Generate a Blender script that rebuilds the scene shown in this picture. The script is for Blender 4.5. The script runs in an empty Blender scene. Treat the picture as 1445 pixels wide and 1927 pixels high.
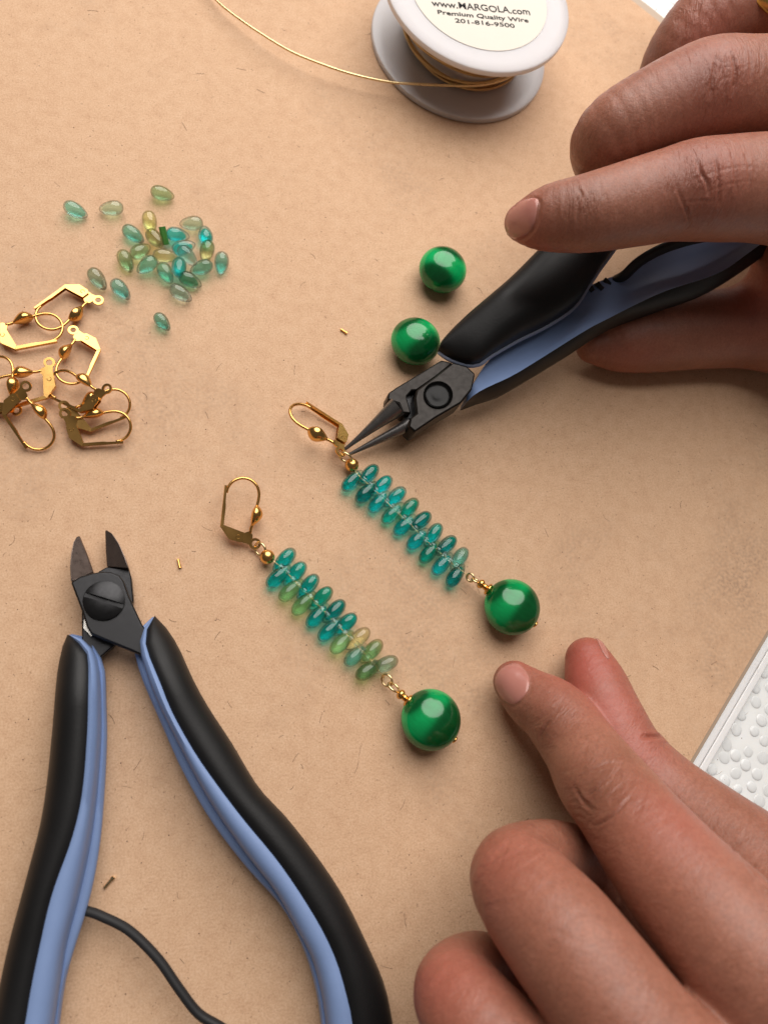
import bpy, math, random
import numpy as np
from mathutils import Matrix, Vector
from mathutils.bvhtree import BVHTree

random.seed(7); RNG = np.random.default_rng(7)
SC = bpy.context.scene
COL = SC.collection
MM = 0.001

# ---------------------------------------------------------------- camera
# table plane z = 0 (millimetres in the code, metres in the scene)
F_PX, CX, CY, CAM_H = 1447.0, 722.5, 963.5, 160.0
_n = np.array([0.233, -0.299, -1.0]); _n /= np.linalg.norm(_n)
_u = np.array([1.0, 0.0, 0.233]); _u /= np.linalg.norm(_u)
_v = np.cross(_n, _u)
ROT = np.array([_u, _v, _n])                      # camera axes -> world axes
_d0 = ROT @ np.array([0, 0, 1.0]); _t0 = CAM_H / -_d0[2]
CAM = np.array([-_d0[0] * _t0, -_d0[1] * _t0, CAM_H])
FOCUS = _t0

cam_data = bpy.data.cameras.new('camera')
cam = bpy.data.objects.new('camera', cam_data); COL.objects.link(cam)
cam_data.sensor_fit = 'HORIZONTAL'; cam_data.sensor_width = 36.0
cam_data.lens = 36.0 * F_PX / 1445.0
cam_data.clip_start = 0.005; cam_data.clip_end = 20.0
_r, _up, _bk = ROT @ np.array([1., 0, 0]), ROT @ np.array([0, -1., 0]), ROT @ np.array([0, 0, -1.])
_m = np.eye(4); _m[:3, 0] = _r; _m[:3, 1] = _up; _m[:3, 2] = _bk; _m[:3, 3] = CAM * MM
cam.matrix_world = Matrix(_m.tolist())
cam_data.dof.use_dof = True
cam_data.dof.focus_distance = (FOCUS - 6) * MM
cam_data.dof.aperture_fstop = 25.0
SC.camera = cam

# ---------------------------------------------------------------- light
world = bpy.data.worlds.new('World'); SC.world = world; world.use_nodes = True
world.node_tree.nodes['Background'].inputs[0].default_value = (0.80, 0.70, 0.62, 1)
world.node_tree.nodes['Background'].inputs[1].default_value = 0.12

def area_light(name, loc, target, size, power, color):
    L = bpy.data.lights.new(name, 'AREA'); L.shape = 'DISK'; L.size = size * MM; L.energy = power; L.color = color
    o = bpy.data.objects.new(name, L); COL.objects.link(o)
    o.location = Vector(loc) * MM
    o.rotation_euler = (Vector(target) - Vector(loc)).to_track_quat('-Z', 'Y').to_euler()
    return o
area_light('ceiling_lamp', (70, 450, 580), (0, 0, 0), 960, 10.4, (1.0, 0.95, 0.905))

SC.view_settings.view_transform = 'Standard'; SC.view_settings.look = 'None'
SC.view_settings.exposure = 0.0; SC.view_settings.gamma = 1.0
SC.view_settings.use_curve_mapping = False
SC.render.engine = 'CYCLES'
SC.cycles.use_denoising = True
SC.cycles.max_bounces = 14; SC.cycles.transmission_bounces = 12; SC.cycles.transparent_max_bounces = 16
SC.cycles.sample_clamp_indirect = 4.0
SC.cycles.blur_glossy = 0.3

# ---------------------------------------------------------------- helpers
def P(x, y, z=0.0):
    """point at height z (mm) seen at photograph pixel x, y"""
    d = ROT @ np.array([(x - CX) / F_PX, (y - CY) / F_PX, 1.0])
    return CAM + d * ((z - CAM_H) / d[2])

def pxmm(x, y, z=0.0):
    q = P(x, y, z) - CAM
    return F_PX / float((ROT.T @ q)[2])

def crm(pts, n, closed=False):
    """Catmull-Rom resample of an array of points (rows) to n, even in arc length"""
    p = np.asarray(pts, float)
    if len(p) == 2 and not closed:
        return p[0] + (p[1] - p[0]) * np.linspace(0, 1, n)[:, None]
    q = np.vstack([p[-1], p, p[0], p[1]]) if closed else np.vstack([2 * p[0] - p[1], p, 2 * p[-1] - p[-2]])
    out = []
    for i in range(1, len(q) - 2):
        a, b, c, d = q[i - 1], q[i], q[i + 1], q[i + 2]
        for t in np.linspace(0, 1, 14, endpoint=False):
            out.append(.5 * (2 * b + (c - a) * t + (2 * a - 5 * b + 4 * c - d) * t * t + (3 * b - a - 3 * c + d) * t ** 3))
    out.append(q[-2]); out = np.array(out)
    s = np.concatenate([[0], np.cumsum(np.linalg.norm(np.diff(out[:, :3], axis=0), axis=1))])
    tt = np.linspace(0, s[-1], n, endpoint=not closed)
    return np.column_stack([np.interp(tt, s, out[:, k]) for k in range(out.shape[1])])

class MB:
    def __init__(self): self.v = []; self.f = []; self.n = 0
    def add(self, v, f):
        v = np.asarray(v, float); self.v.append(v)
        self.f += [tuple(i + self.n for i in q) for q in f]; self.n += len(v); return self
    def rings(self, rings, cap=True, closed=True, loop=False):
        k, m = len(rings), len(rings[0]); f = []
        for i in range(k if loop else k - 1):
            j2 = (i + 1) % k
            for j in range(m if closed else m - 1):
                f.append((i * m + j, i * m + (j + 1) % m, j2 * m + (j + 1) % m, j2 * m + j))
        v = np.vstack(rings)
        if cap and not loop:
            f.append(tuple(range(m))[::-1]); f.append(tuple((k - 1) * m + j for j in range(m)))
        return self.add(v, f)
    def tube(self, pts, r, seg=10, flat=None, loop=False):
        p = np.asarray(pts, float); n = len(p)
        r = np.full(n, r) if np.isscalar(r) else np.asarray(r, float)
        if loop: t = np.roll(p, -1, 0) - np.roll(p, 1, 0)
        else: t = np.gradient(p, axis=0)
        t /= np.linalg.norm(t, axis=1)[:, None] + 1e-12
        ref = np.array([0, 0, 1.]) if abs(t[0][2]) < .8 else np.array([1., 0, 0])
        a = np.cross(t[0], ref); a /= np.linalg.norm(a); rings = []
        th = np.linspace(0, 2 * np.pi, seg, endpoint=False)
        for i in range(n):
            a = a - t[i] * (a @ t[i]); a /= np.linalg.norm(a); b = np.cross(t[i], a)
            fl = 1.0 if flat is None else flat
            rings.append(p[i] + r[i] * (np.cos(th)[:, None] * a + fl * np.sin(th)[:, None] * b))
        return self.rings(rings, loop=loop)
    def lathe(self, prof, origin=(0, 0, 0), axis=(0, 0, 1), seg=24):
        """prof rows: (distance along axis, radius)"""
        ax = np.asarray(axis, float); ax /= np.linalg.norm(ax)
        ref = np.array([0, 0, 1.]) if abs(ax[2]) < .8 else np.array([1., 0, 0])
        a = np.cross(ax, ref); a /= np.linalg.norm(a); b = np.cross(ax, a)
        th = np.linspace(0, 2 * np.pi, seg, endpoint=False); o = np.asarray(origin, float)
        return self.rings([o + ax * h + max(r, 1e-4) * (np.cos(th)[:, None] * a + np.sin(th)[:, None] * b) for h, r in prof])
    def prism(self, top, bottom):
        m = len(top)
        return self.rings([np.asarray(bottom), np.asarray(top)])

def link(o, parent=None):
    COL.objects.link(o)
    if parent is not None: o.parent = parent
    return o

def base_of(o):
    b = np.zeros(3)
    while o is not None:
        b += np.array(o.get('_base', (0, 0, 0)), float); o = o.parent
    return b

def build(name, mb, mat, parent=None, smooth=True, bevel=0, angle=35, base=None):
    v = np.vstack(mb.v)
    off = base_of(parent) if parent is not None else (np.zeros(3) if base is None else np.asarray(base, float))
    me = bpy.data.meshes.new(name)
    me.from_pydata(((v - off) * MM).tolist(), [], mb.f); me.update()
    import bmesh
    bm = bmesh.new(); bm.from_mesh(me); bmesh.ops.recalc_face_normals(bm, faces=bm.faces); bm.to_mesh(me); bm.free()
    if smooth is True: me.shade_smooth()
    elif smooth == 'auto':
        me.shade_smooth(); me.set_sharp_from_angle(angle=math.radians(angle))
    me.materials.append(mat)
    o = bpy.data.objects.new(name, me)
    if parent is None and base is not None: o.location = Vector(off) * MM; o['_base'] = list(map(float, off))
    link(o, parent)
    if bevel:
        m = o.modifiers.new('bevel', 'BEVEL'); m.width = bevel * MM; m.segments = 2; m.limit_method = 'ANGLE'; m.angle_limit = math.radians(angle)
        m.harden_normals = False
    return o

def thing(name, label, cat, base, group=None):
    o = bpy.data.objects.new(name, None); link(o)
    o.empty_display_size = .005; o.location = Vector(base) * MM; o['_base'] = [float(x) for x in base]
    return tag(o, label, cat, group)

def tag(o, label, cat, group=None):
    o['label'] = label; o['category'] = cat
    if group: o['group'] = group
    return o

def structure(o, label=None):
    o['kind'] = 'structure'
    if label: o['label'] = label
    return o

# ---------------------------------------------------------------- materials
class Mat:
    def __init__(self, name):
        self.m = bpy.data.materials.new(name); self.m.use_nodes = True
        self.t = self.m.node_tree; self.N = self.t.nodes; self.b = self.N['Principled BSDF']; self.out = self.N['Material Output']
    def node(self, kind, **kw):
        n = self.N.new(kind)
        for k, v in kw.items():
            if k in n.inputs: n.inputs[k].default_value = v
            else: setattr(n, k, v)
        return n
    def link(self, a, b): self.t.links.new(a, b)
    def set(self, **kw):
        names = dict(color='Base Color', rough='Roughness', metal='Metallic', ior='IOR', trans='Transmission Weight', coat='Coat Weight', coatr='Coat Roughness', sss='Subsurface Weight', spec='Specular IOR Level')
        for k, v in kw.items():
            self.b.inputs[names[k]].default_value = v if not isinstance(v, tuple) else (*v, 1)
        return self
    def coord(self, scale=(1, 1, 1), which='Object'):
        tc = self.node('ShaderNodeTexCoord'); mp = self.node('ShaderNodeMapping'); mp.inputs['Scale'].default_value = scale
        self.link(tc.outputs[which], mp.inputs[0]); return mp.outputs[0]
    def noise(self, scale, vec=None, detail=4, rough=.55):
        n = self.node('ShaderNodeTexNoise'); n.inputs['Scale'].default_value = scale; n.inputs['Detail'].default_value = detail; n.inputs['Roughness'].default_value = rough
        if vec is not None: self.link(vec, n.inputs['Vector'])
        return n.outputs[0]
    def ramp(self, fac, stops):
        r = self.node('ShaderNodeValToRGB'); e = r.color_ramp.elements
        while len(e) < len(stops): e.new(.5)
        for el, (p, c) in zip(e, stops): el.position = p; el.color = (*c, 1) if len(c) == 3 else c
        self.link(fac, r.inputs[0]); return r.outputs[0]
    def mix(self, fac, a, b, mode='MIX'):
        n = self.node('ShaderNodeMix', data_type='RGBA', blend_type=mode)
        for s, v in ((n.inputs[0], fac), (n.inputs[6], a), (n.inputs[7], b)):
            if isinstance(v, (int, float)): s.default_value = v
            elif isinstance(v, tuple): s.default_value = (*v, 1)
            else: self.link(v, s)
        return n.outputs[2]
    def bump(self, h, strength, dist=.0002, prev=None):
        n = self.node('ShaderNodeBump'); n.inputs['Strength'].default_value = strength; n.inputs['Distance'].default_value = dist
        self.link(h, n.inputs['Height'])
        if prev is not None: self.link(prev, n.inputs['Normal'])
        return n.outputs[0]

def g3(v): return (v, v, v)

def mat_paper():
    M = Mat('kraft_paper'); v = M.coord()
    big = M.noise(22, v, 3); mid = M.noise(330, v, 6, .7); fine = M.noise(2600, v, 3, .7)
    c = M.ramp(big, [(.32, (.585, .355, .210)), (.68, (.660, .435, .275))])
    c = M.mix(.68, c, M.ramp(mid, [(.30, (.50, .29, .17)), (.52, (.635, .410, .255)), (.75, (.72, .495, .335))]))
    c = M.mix(.42, c, M.ramp(fine, [(.30, (.36, .21, .13)), (.52, (.645, .425, .268)), (.75, (.80, .59, .425))]))
    sm = M.noise(16, v, 5, .65); dirt = M.noise(1300, v, 4, .8)
    f0 = M.mix(1.0, M.ramp(sm, [(.52, g3(0)), (.72, g3(.75))]), M.ramp(dirt, [(.42, g3(0)), (.62, g3(1))]), 'MULTIPLY')
    c = M.mix(f0, c, (.30, .20, .14))
    # flecks
    for sc, th, col in ((420, .045, (.20, .11, .07)), (900, .075, (.30, .17, .10)), (170, .018, (.10, .06, .045))):
        vo = M.node('ShaderNodeTexVoronoi', feature='F1'); vo.inputs['Scale'].default_value = sc; vo.inputs['Randomness'].default_value = 1
        nv = M.node('ShaderNodeVectorMath', operation='ADD')
        dn = M.node('ShaderNodeTexNoise'); dn.inputs['Scale'].default_value = sc * 2.5; M.link(v, dn.inputs['Vector'])
        sv = M.node('ShaderNodeVectorMath', operation='SCALE'); sv.inputs['Scale'].default_value = .9 / sc; M.link(dn.outputs[1], sv.inputs[0])
        M.link(v, nv.inputs[0]); M.link(sv.outputs[0], nv.inputs[1]); M.link(nv.outputs[0], vo.inputs['Vector'])
        spot = M.ramp(vo.outputs['Distance'], [(th, g3(1)), (th * 2.2, g3(0))])
        # only some cells
        cell = M.ramp(vo.outputs['Color'], [(.52, g3(0)), (.60, g3(1))])
        f = M.mix(1.0, spot, cell, 'MULTIPLY')
        c = M.mix(M.mix(1.0, f, (.75, .75, .75), 'MULTIPLY'), c, col)
    # fibres: stretched noise in three directions
    tc = M.node('ShaderNodeTexCoord')
    for rot, sc in ((.4, (260, 2400, 1)), (1.5, (300, 2800, 1)), (2.5, (240, 2300, 1))):
        mp = M.node('ShaderNodeMapping'); mp.inputs['Rotation'].default_value = (0, 0, rot); mp.inputs['Scale'].default_value = sc
        M.link(tc.outputs['Object'], mp.inputs[0])
        nn = M.noise(1.0, mp.outputs[0], 2, .5)
        c = M.mix(M.ramp(nn, [(.70, g3(0)), (.80, g3(.45))]), c, (.36, .20, .115))
    M.link(c, M.b.inputs['Base Color'])
    h = M.mix(.5, mid, fine)
    M.link(M.bump(h, .35, .00025), M.b.inputs['Normal'])
    M.set(rough=.78, spec=.25); return M.m

def mat_gold(name='gold_plate', c=(.85, .49, .155), r=.20):
    M = Mat(name); v = M.coord()
    n = M.noise(90, v, 3)
    M.link(M.mix(n, tuple(x * .82 for x in c), c), M.b.inputs['Base Color'])
    M.link(M.ramp(n, [(.3, g3(r * .7)), (.7, g3(r * 1.6))]), M.b.inputs['Roughness'])
    M.link(M.bump(M.noise(420, v, 2), .10, .00008), M.b.inputs['Normal'])
    M.set(metal=1.0); return M.m

def mat_steel(name, c, r, b=.1):
    M = Mat(name); v = M.coord((1, 1, 1)); n = M.noise(900, v, 5, .7); n2 = M.noise(120, v, 3)
    M.link(M.mix(n2, tuple(x * .7 for x in c), c), M.b.inputs['Base Color'])
    M.link(M.ramp(n, [(.3, g3(r * .8)), (.7, g3(r * 1.25))]), M.b.inputs['Roughness'])
    M.link(M.bump(n, b, .0001), M.b.inputs['Normal'])
    M.set(metal=.85); return M.m

def mat_rubber(name, c, r, b=.12, scale=2500, var=.25, spec=.4):
    M = Mat(name); v = M.coord(); n = M.noise(scale, v, 4, .6); n2 = M.noise(60, v, 4)
    M.link(M.mix(n2, tuple(x * (1 - var) for x in c), tuple(x * (1 + var * .5) for x in c)), M.b.inputs['Base Color'])
    M.link(M.ramp(n2, [(.3, g3(r * .85)), (.7, g3(min(1, r * 1.2)))]), M.b.inputs['Roughness'])
    M.link(M.bump(n, b, .00012), M.b.inputs['Normal'])
    M.set(spec=spec); return M.m

def mat_glass_shell():
    """clear glass tinted by the object's own colour: mostly see-through, partly refracting, thin gloss"""
    M = Mat('drop_glass'); oi = M.node('ShaderNodeObjectInfo')
    rf = M.node('ShaderNodeBsdfRefraction'); rf.inputs['IOR'].default_value = 1.33; rf.inputs['Roughness'].default_value = .0
    tr = M.node('ShaderNodeBsdfTransparent')
    M.link(oi.outputs['Color'], rf.inputs['Color']); M.link(oi.outputs['Color'], tr.inputs['Color'])
    gs = M.node('ShaderNodeBsdfGlossy'); gs.inputs['Roughness'].default_value = .02
    fr = M.node('ShaderNodeFresnel'); fr.inputs['IOR'].default_value = 1.6
    mn = M.node('ShaderNodeMath', operation='MINIMUM'); mn.inputs[1].default_value = .30; M.link(fr.outputs[0], mn.inputs[0])
    m1 = M.node('ShaderNodeMixShader'); m1.inputs[0].default_value = .62
    M.link(rf.outputs[0], m1.inputs[1]); M.link(tr.outputs[0], m1.inputs[2])
    m2 = M.node('ShaderNodeMixShader'); M.link(mn.outputs[0], m2.inputs[0]); M.link(m1.outputs[0], m2.inputs[1]); M.link(gs.outputs[0], m2.inputs[2])
    M.link(m2.outputs[0], M.out.inputs[0]); return M.m

def mat_glass_core():
    """dyed glass inside the drop: lets tinted light through and scatters some of it"""
    M = Mat('drop_colour_core'); oi = M.node('ShaderNodeObjectInfo')
    gm = M.node('ShaderNodeGamma'); gm.inputs[1].default_value = 1.0; M.link(oi.outputs['Color'], gm.inputs[0])
    tr = M.node('ShaderNodeBsdfTransparent'); M.link(gm.outputs[0], tr.inputs['Color'])
    g2 = M.node('ShaderNodeGamma'); g2.inputs[1].default_value = 1.6; M.link(oi.outputs['Color'], g2.inputs[0])
    df = M.node('ShaderNodeBsdfTranslucent'); M.link(g2.outputs[0], df.inputs['Color'])
    d2 = M.node('ShaderNodeBsdfDiffuse'); M.link(g2.outputs[0], d2.inputs['Color'])
    m0 = M.node('ShaderNodeMixShader'); m0.inputs[0].default_value = .5; M.link(df.outputs[0], m0.inputs[1]); M.link(d2.outputs[0], m0.inputs[2])
    m = M.node('ShaderNodeMixShader'); m.inputs[0].default_value = .09; M.link(tr.outputs[0], m.inputs[1]); M.link(m0.outputs[0], m.inputs[2])
    M.link(m.outputs[0], M.out.inputs[0]); return M.m

def mat_cats_eye():
    """fibre glass: fibres run along the bead's own z axis, so the sheen is a band across them"""
    M = Mat('green_cats_eye_glass')
    v = M.coord((900, 900, 40)); n = M.noise(1.0, v, 3, .6)
    col = M.mix(n, (.001, .10, .020), (.002, .19, .045))
    df = M.node('ShaderNodeBsdfDiffuse'); M.link(M.mix(.45, col, (.0006, .022, .006)), df.inputs['Color'])
    an = M.node('ShaderNodeBsdfAnisotropic'); an.inputs['Roughness'].default_value = .62; an.inputs['Anisotropy'].default_value = .80
    M.link(M.mix(n, (.001, .34, .085), (.010, .62, .19)), an.inputs['Color'])
    tg = M.node('ShaderNodeTangent', direction_type='RADIAL', axis='Z'); M.link(tg.outputs[0], an.inputs['Tangent'])
    an.inputs['Rotation'].default_value = .25
    m1 = M.node('ShaderNodeMixShader'); m1.inputs[0].default_value = .48; M.link(df.outputs[0], m1.inputs[1]); M.link(an.outputs[0], m1.inputs[2])
    gs = M.node('ShaderNodeBsdfGlossy'); gs.inputs['Roughness'].default_value = .13
    fr = M.node('ShaderNodeFresnel'); fr.inputs['IOR'].default_value = 1.62
    m2 = M.node('ShaderNodeMixShader'); M.link(fr.outputs[0], m2.inputs[0]); M.link(m1.outputs[0], m2.inputs[1]); M.link(gs.outputs[0], m2.inputs[2])
    M.link(m2.outputs[0], M.out.inputs[0]); return M.m

def mat_skin(name, dark, mid, light, angle, sss=.30):
    """angle: direction of the fingers in the table plane; knuckle folds run across it"""
    M = Mat(name); v = M.coord()
    n1 = M.noise(60, v, 5, .65); n2 = M.noise(520, v, 4, .65); n3 = M.noise(1900, v, 3, .7)
    c = M.ramp(n1, [(.22, dark), (.5, mid), (.78, light)])
    c = M.mix(M.ramp(n2, [(.35, g3(.26)), (.62, g3(0))]), c, tuple(x * .60 for x in mid))
    c = M.mix(M.ramp(n3, [(.36, g3(.35)), (.60, g3(0))]), c, tuple(x * .55 for x in dark))
    at = M.node('ShaderNodeAttribute', attribute_name='flush')
    c = M.mix(at.outputs['Fac'], c, (.46, .105, .080))
    at2 = M.node('ShaderNodeAttribute', attribute_name='brown')
    c = M.mix(at2.outputs['Fac'], c, (.150, .052, .030))
    M.link(c, M.b.inputs['Base Color'])
    vo = M.node('ShaderNodeTexVoronoi', feature='DISTANCE_TO_EDGE'); vo.inputs['Scale'].default_value = 1700; M.link(v, vo.inputs['Vector'])
    e = M.ramp(vo.outputs[0], [(.0, g3(0)), (.16, g3(1))])
    tc = M.node('ShaderNodeTexCoord'); mp = M.node('ShaderNodeMapping'); mp.vector_type = 'TEXTURE'; mp.inputs['Rotation'].default_value = (0, 0, angle); M.link(tc.outputs['Object'], mp.inputs[0])
    def stretched(sx, sy, det):
        m2 = M.node('ShaderNodeMapping'); m2.inputs['Scale'].default_value = (sx, sy, sy); M.link(mp.outputs[0], m2.inputs[0]); return M.noise(1.0, m2.outputs[0], det, .6)
    fine = stretched(1500, 420, 3); fold = stretched(620, 130, 3)
    kn = M.node('ShaderNodeAttribute', attribute_name='knuckle')
    fr = M.ramp(fold, [(.36, g3(0)), (.50, g3(1)), (.64, g3(.55))])
    hk = M.mix(kn.outputs['Fac'], (.6, .6, .6), fr)
    b = M.bump(e, .20, .00008); b = M.bump(fine, .50, .00024, b); b = M.bump(n2, .28, .00030, b); b = M.bump(hk, .46, .00045, b)
    M.link(b, M.b.inputs['Normal'])
    M.link(M.ramp(n2, [(.3, g3(.36)), (.7, g3(.54))]), M.b.inputs['Roughness'])
    M.set(sss=sss, spec=.45)
    M.b.inputs['Subsurface Radius'].default_value = (1.0, .32, .18); M.b.inputs['Subsurface Scale'].default_value = .0011
    return M.m

def mat_plain(name, c, r, spec=.5, sss=0, sscale=.003, noise=.08):
    M = Mat(name); v = M.coord(); n = M.noise(180, v, 4)
    M.link(M.mix(n, tuple(x * (1 - noise) for x in c), c), M.b.inputs['Base Color'])
    M.set(rough=r, spec=spec, sss=sss)
    if sss: M.b.inputs['Subsurface Scale'].default_value = sscale; M.b.inputs['Subsurface Radius'].default_value = (1, .9, .8)
    return M.m

GOLD = mat_gold(); GOLDL = mat_gold('pale_gold_wire', (.86, .66, .36), .22); BRASS = mat_gold('brass_wire', (.62, .43, .20), .34)
STAMP = mat_gold('stamped_gold', (.30, .17, .05), .4); STEEL = mat_steel('dark_steel', (.030, .027, .025), .40, .04); STEELJ = mat_steel('jaw_steel', (.20, .19, .185), .30, .05)
BLADE = mat_steel('blade_steel', (.20, .155, .135), .30); BRIGHT = mat_steel('bright_steel', (.7, .68, .64), .25)
BLACKSTEEL = mat_steel('black_steel', (.040, .040, .042), .36, .05); PIVOT = mat_steel('pivot_black', (.012, .012, .012), .22, .03)
RUBBER = mat_rubber('black_rubber', (.0075, .0075, .008), .47, .20, 2200, .2, .32)
BLUE = mat_rubber('blue_plastic', (.215, .310, .545), .46, .16, 1500, .22)
SPRING = mat_rubber('spring_black', (.016, .016, .017), .55, .1)
SHELL = mat_glass_shell(); CORE = mat_glass_core(); CATSEYE = mat_cats_eye()
WHITE = mat_plain('white_plastic', (.90, .89, .88), .38, sss=.4, sscale=.004, noise=.03)
FLANGE = mat_plain('milky_plastic', (.58, .565, .58), .34, sss=.55, sscale=.006, noise=.03)
LABEL = mat_plain('cream_label', (.78, .725, .64), .6, spec=.25, noise=.04)
INK = mat_plain('black_ink', (.018, .017, .018), .6, spec=.2)
BUMPY = mat_plain('pebbled_plastic', (.90, .92, .91), .16, sss=.3, sscale=.003, noise=.05)
PAPER = mat_paper()
NAIL = mat_plain('nail', (.50, .215, .175), .20, sss=.4, sscale=.0016, noise=.12)
SK = ((.262, .098, .060), (.345, .140, .090), (.420, .182, .122))
SKIN_LOW = mat_skin('skin_lower_hand', *SK, math.radians(130)); SKIN_UP = mat_skin('skin_upper_hand', *SK, math.radians(176))

# ---------------------------------------------------------------- table surface
def quad_slab(mb, corners, z0, z1):
    c = [np.array([*k[:2], 0.]) for k in corners]
    mb.prism([k + (0, 0, z1) for k in c], [k + (0, 0, z0) for k in c])

e1, e2 = P(1304, 1424, 0), P(1445, 1185, 0); ed = (e2 - e1) / np.linalg.norm(e2 - e1)      # right border of the paper
en = np.array([ed[1], -ed[0], 0.])                                                       # outward (right)
t1, t2 = P(1190, 0, 0), P(1252, 49, 0); td = (t2 - t1) / np.linalg.norm(t2 - t1); tn = np.array([-td[1], td[0], 0.])
def isect(p, d, q, e):
    A = np.array([[d[0], -e[0]], [d[1], -e[1]]]); s = np.linalg.solve(A, (q - p)[:2]); return p + d * s[0]
def corner(o1, o2): return isect(e1 + en * o1, ed, t1 + tn * o2, td)
far_a = lambda o: e1 + en * o - ed * 330
far_b = lambda o: t1 + tn * o - td * 420
def mat_corners(o1, o2):
    a, b, c = far_b(o2), corner(o1, o2), far_a(o1); d = a + (c - b); return [a, b, c, d]

mb = MB(); quad_slab(mb, mat_corners(0, 0), -1.6, 0.0)
paper = structure(build('kraft_paper', mb, PAPER, smooth=False), 'tan kraft paper work sheet flecked with fibres')
# darker beige border beside the paper, one strip on each visible side
EDGE = mat_plain('border_strip', (.40, .30, .22), .7, spec=.2)
EDGE2 = mat_plain('border_beige', (.52, .42, .33), .7, spec=.2)
def strip(name, a, d, n, o0, o1, z0, z1, l0, l1, mat, parent, bev=.15):
    m = MB(); p = a + n * o0 + d * l0; q = a + n * o0 + d * l1; w = n * (o1 - o0)
    quad_slab(m, [p, q, q + w, p + w], z0, z1)
    return build(name, m, mat, parent, smooth='auto', bevel=bev)
Lr = float((corner(0, 0) - e1) @ ed); Lt = float((corner(0, 0) - t1) @ td)
strip('border_strip', e1, ed, en, .02, .95, -2.4, -.25, -330, Lr - .1, EDGE, paper)
strip('border_strip', t1, td, tn, .02, 3.6, -2.4, -.35, -420, Lt + .9, EDGE2, paper, .4)
# white ribbed rim and pebbled white tabletop
mb = MB(); c4 = mat_corners(260, 260); quad_slab(mb, c4, -9, -3.2)
top = structure(build('tabletop', mb, BUMPY, smooth=False), 'white pebbled plastic tabletop under the kraft paper')
strip('rim', e1, ed, en, 1.0, 2.75, -3.4, -.6, -330, Lr + 3, WHITE, top, .2)
strip('rim_groove', e1, ed, en, 2.7, 3.15, -3.4, -1.5, -330, Lr + 3, mat_plain('groove_grey', (.60, .56, .55), .5), top, 0)
strip('rim', e1, ed, en, 3.1, 4.7, -3.4, -.9, -330, Lr + 3, WHITE, top, .2)
# pebbles: flattened domes, packed at random beyond the rim
pm = MB(); pm.lathe([(-.5, 1.0), (.0, 1.0), (.22, .97), (.48, .80), (.66, .50), (.74, .2), (.76, 0)], seg=16)
peb = None; cells = []
for tries in range(9000):
    a = RNG.uniform(-60, 60); b = RNG.uniform(5.9, 34)
    if all((a - x) ** 2 + (b - y) ** 2 > 2.95 ** 2 for x, y in cells): cells.append((a, b))
def pebble(p, s):
    global peb
    if peb is None: o = build('pebble', pm, BUMPY, top); peb = o
    else: o = peb.copy(); link(o, top)
    o.location = Vector((p[0], p[1], -3.2)) * MM; o.scale = (s, s * RNG.uniform(.85, 1.15), RNG.uniform(.2, .42)); o.rotation_euler[2] = RNG.uniform(0, 3)
cnt = 0
for a, b in cells:
    p = e1 + ed * a + en * b
    if cnt < 260: pebble(p, RNG.uniform(1.2, 1.5)); cnt += 1
cells2 = []
for tries in range(3000):
    a = RNG.uniform(-10, 30); b = RNG.uniform(5.5, 22)
    if all((a - x) ** 2 + (b - y) ** 2 > 3.35 ** 2 for x, y in cells2): cells2.append((a, b))
for a, b in cells2[:60]: pebble(t1 + td * a + tn * b, RNG.uniform(1.15, 1.5))

# loose hairs and dark flecks lying on the paper
mb = MB()
for i in range(150):
    x, y = RNG.uniform(0, 1445), RNG.uniform(0, 1927); p = P(x, y, .06); a = RNG.uniform(0, 6.28); k = RNG.normal(0, .16)
    L = RNG.uniform(.5, 2.6); q = []
    for j in range(6):
        q.append(p.copy()); a += k; p = p + np.array([math.cos(a), math.sin(a), 0]) * L / 5
    mb.tube(q, RNG.uniform(.015, .035), 4)
for i in range(420):
    x, y = RNG.uniform(0, 1445), RNG.uniform(0, 1927); r = RNG.uniform(.05, .16)
    mb.lathe([(-.02, r), (.05, r * .8), (.09, r * .2)], P(x, y, .0), seg=5)
fl = build('paper_fibres', mb, mat_plain('fibre_brown', (.20, .12, .075), .8), smooth=True); fl['kind'] = 'stuff'
tag(fl, 'scattered dark hairs and flecks across the kraft paper', 'fibres')

# ---------------------------------------------------------------- wire spool
SPZ = 17.5; SR = 25.0
# axis found from the ellipse of the lower flange (camera-plane fit)
def spool_center():
    pts = [(695, 50), (739, 149), (793, 194), (858, 222), (918, 228), (978, 214), (1013, 172), (1019, 134)]
    W = np.array([P(x, y, 1.0)[:2] for x, y in pts])
    c = W.mean(0) + np.array([3, 15.])
    for _ in range(60):
        d = W - c; r = np.linalg.norm(d, axis=1)
        J = -d / r[:, None]; e = r - SR
        c = c - np.linalg.lstsq(J, e, rcond=None)[0]
    return c
sc2 = spool_center(); S0 = np.array([sc2[0], sc2[1], 0.])
spool = thing('wire_spool', 'white plastic spool of gold wire with printed cream label', 'spool', S0)
def flange(name, z, t):
    m = MB(); m.lathe([(z, 3.5), (z, SR - .5), (z + .25, SR - .08), (z + t * .5, SR), (z + t - .25, SR - .08), (z + t, SR - .5), (z + t, SR - 3), (z + t, 3.5)], S0, seg=96)
    return build(name, m, FLANGE, spool, smooth='auto', angle=50)
flange('lower_flange', 0.05, 1.9); flange('upper_flange', SPZ - 1.9, 1.9)
m = MB(); m.lathe([(1.9, 14.6), (SPZ - 1.9, 14.6)], S0, seg=64); build('hub', m, WHITE, spool, smooth='auto')
lab = None
m = MB(); m.lathe([(SPZ - .02, 18.6), (SPZ + .12, 18.6), (SPZ + .14, 18.4), (SPZ + .14, 0.01)], S0, seg=96); lab = build('paper_label', m, LABEL, spool, smooth='auto')
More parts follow.
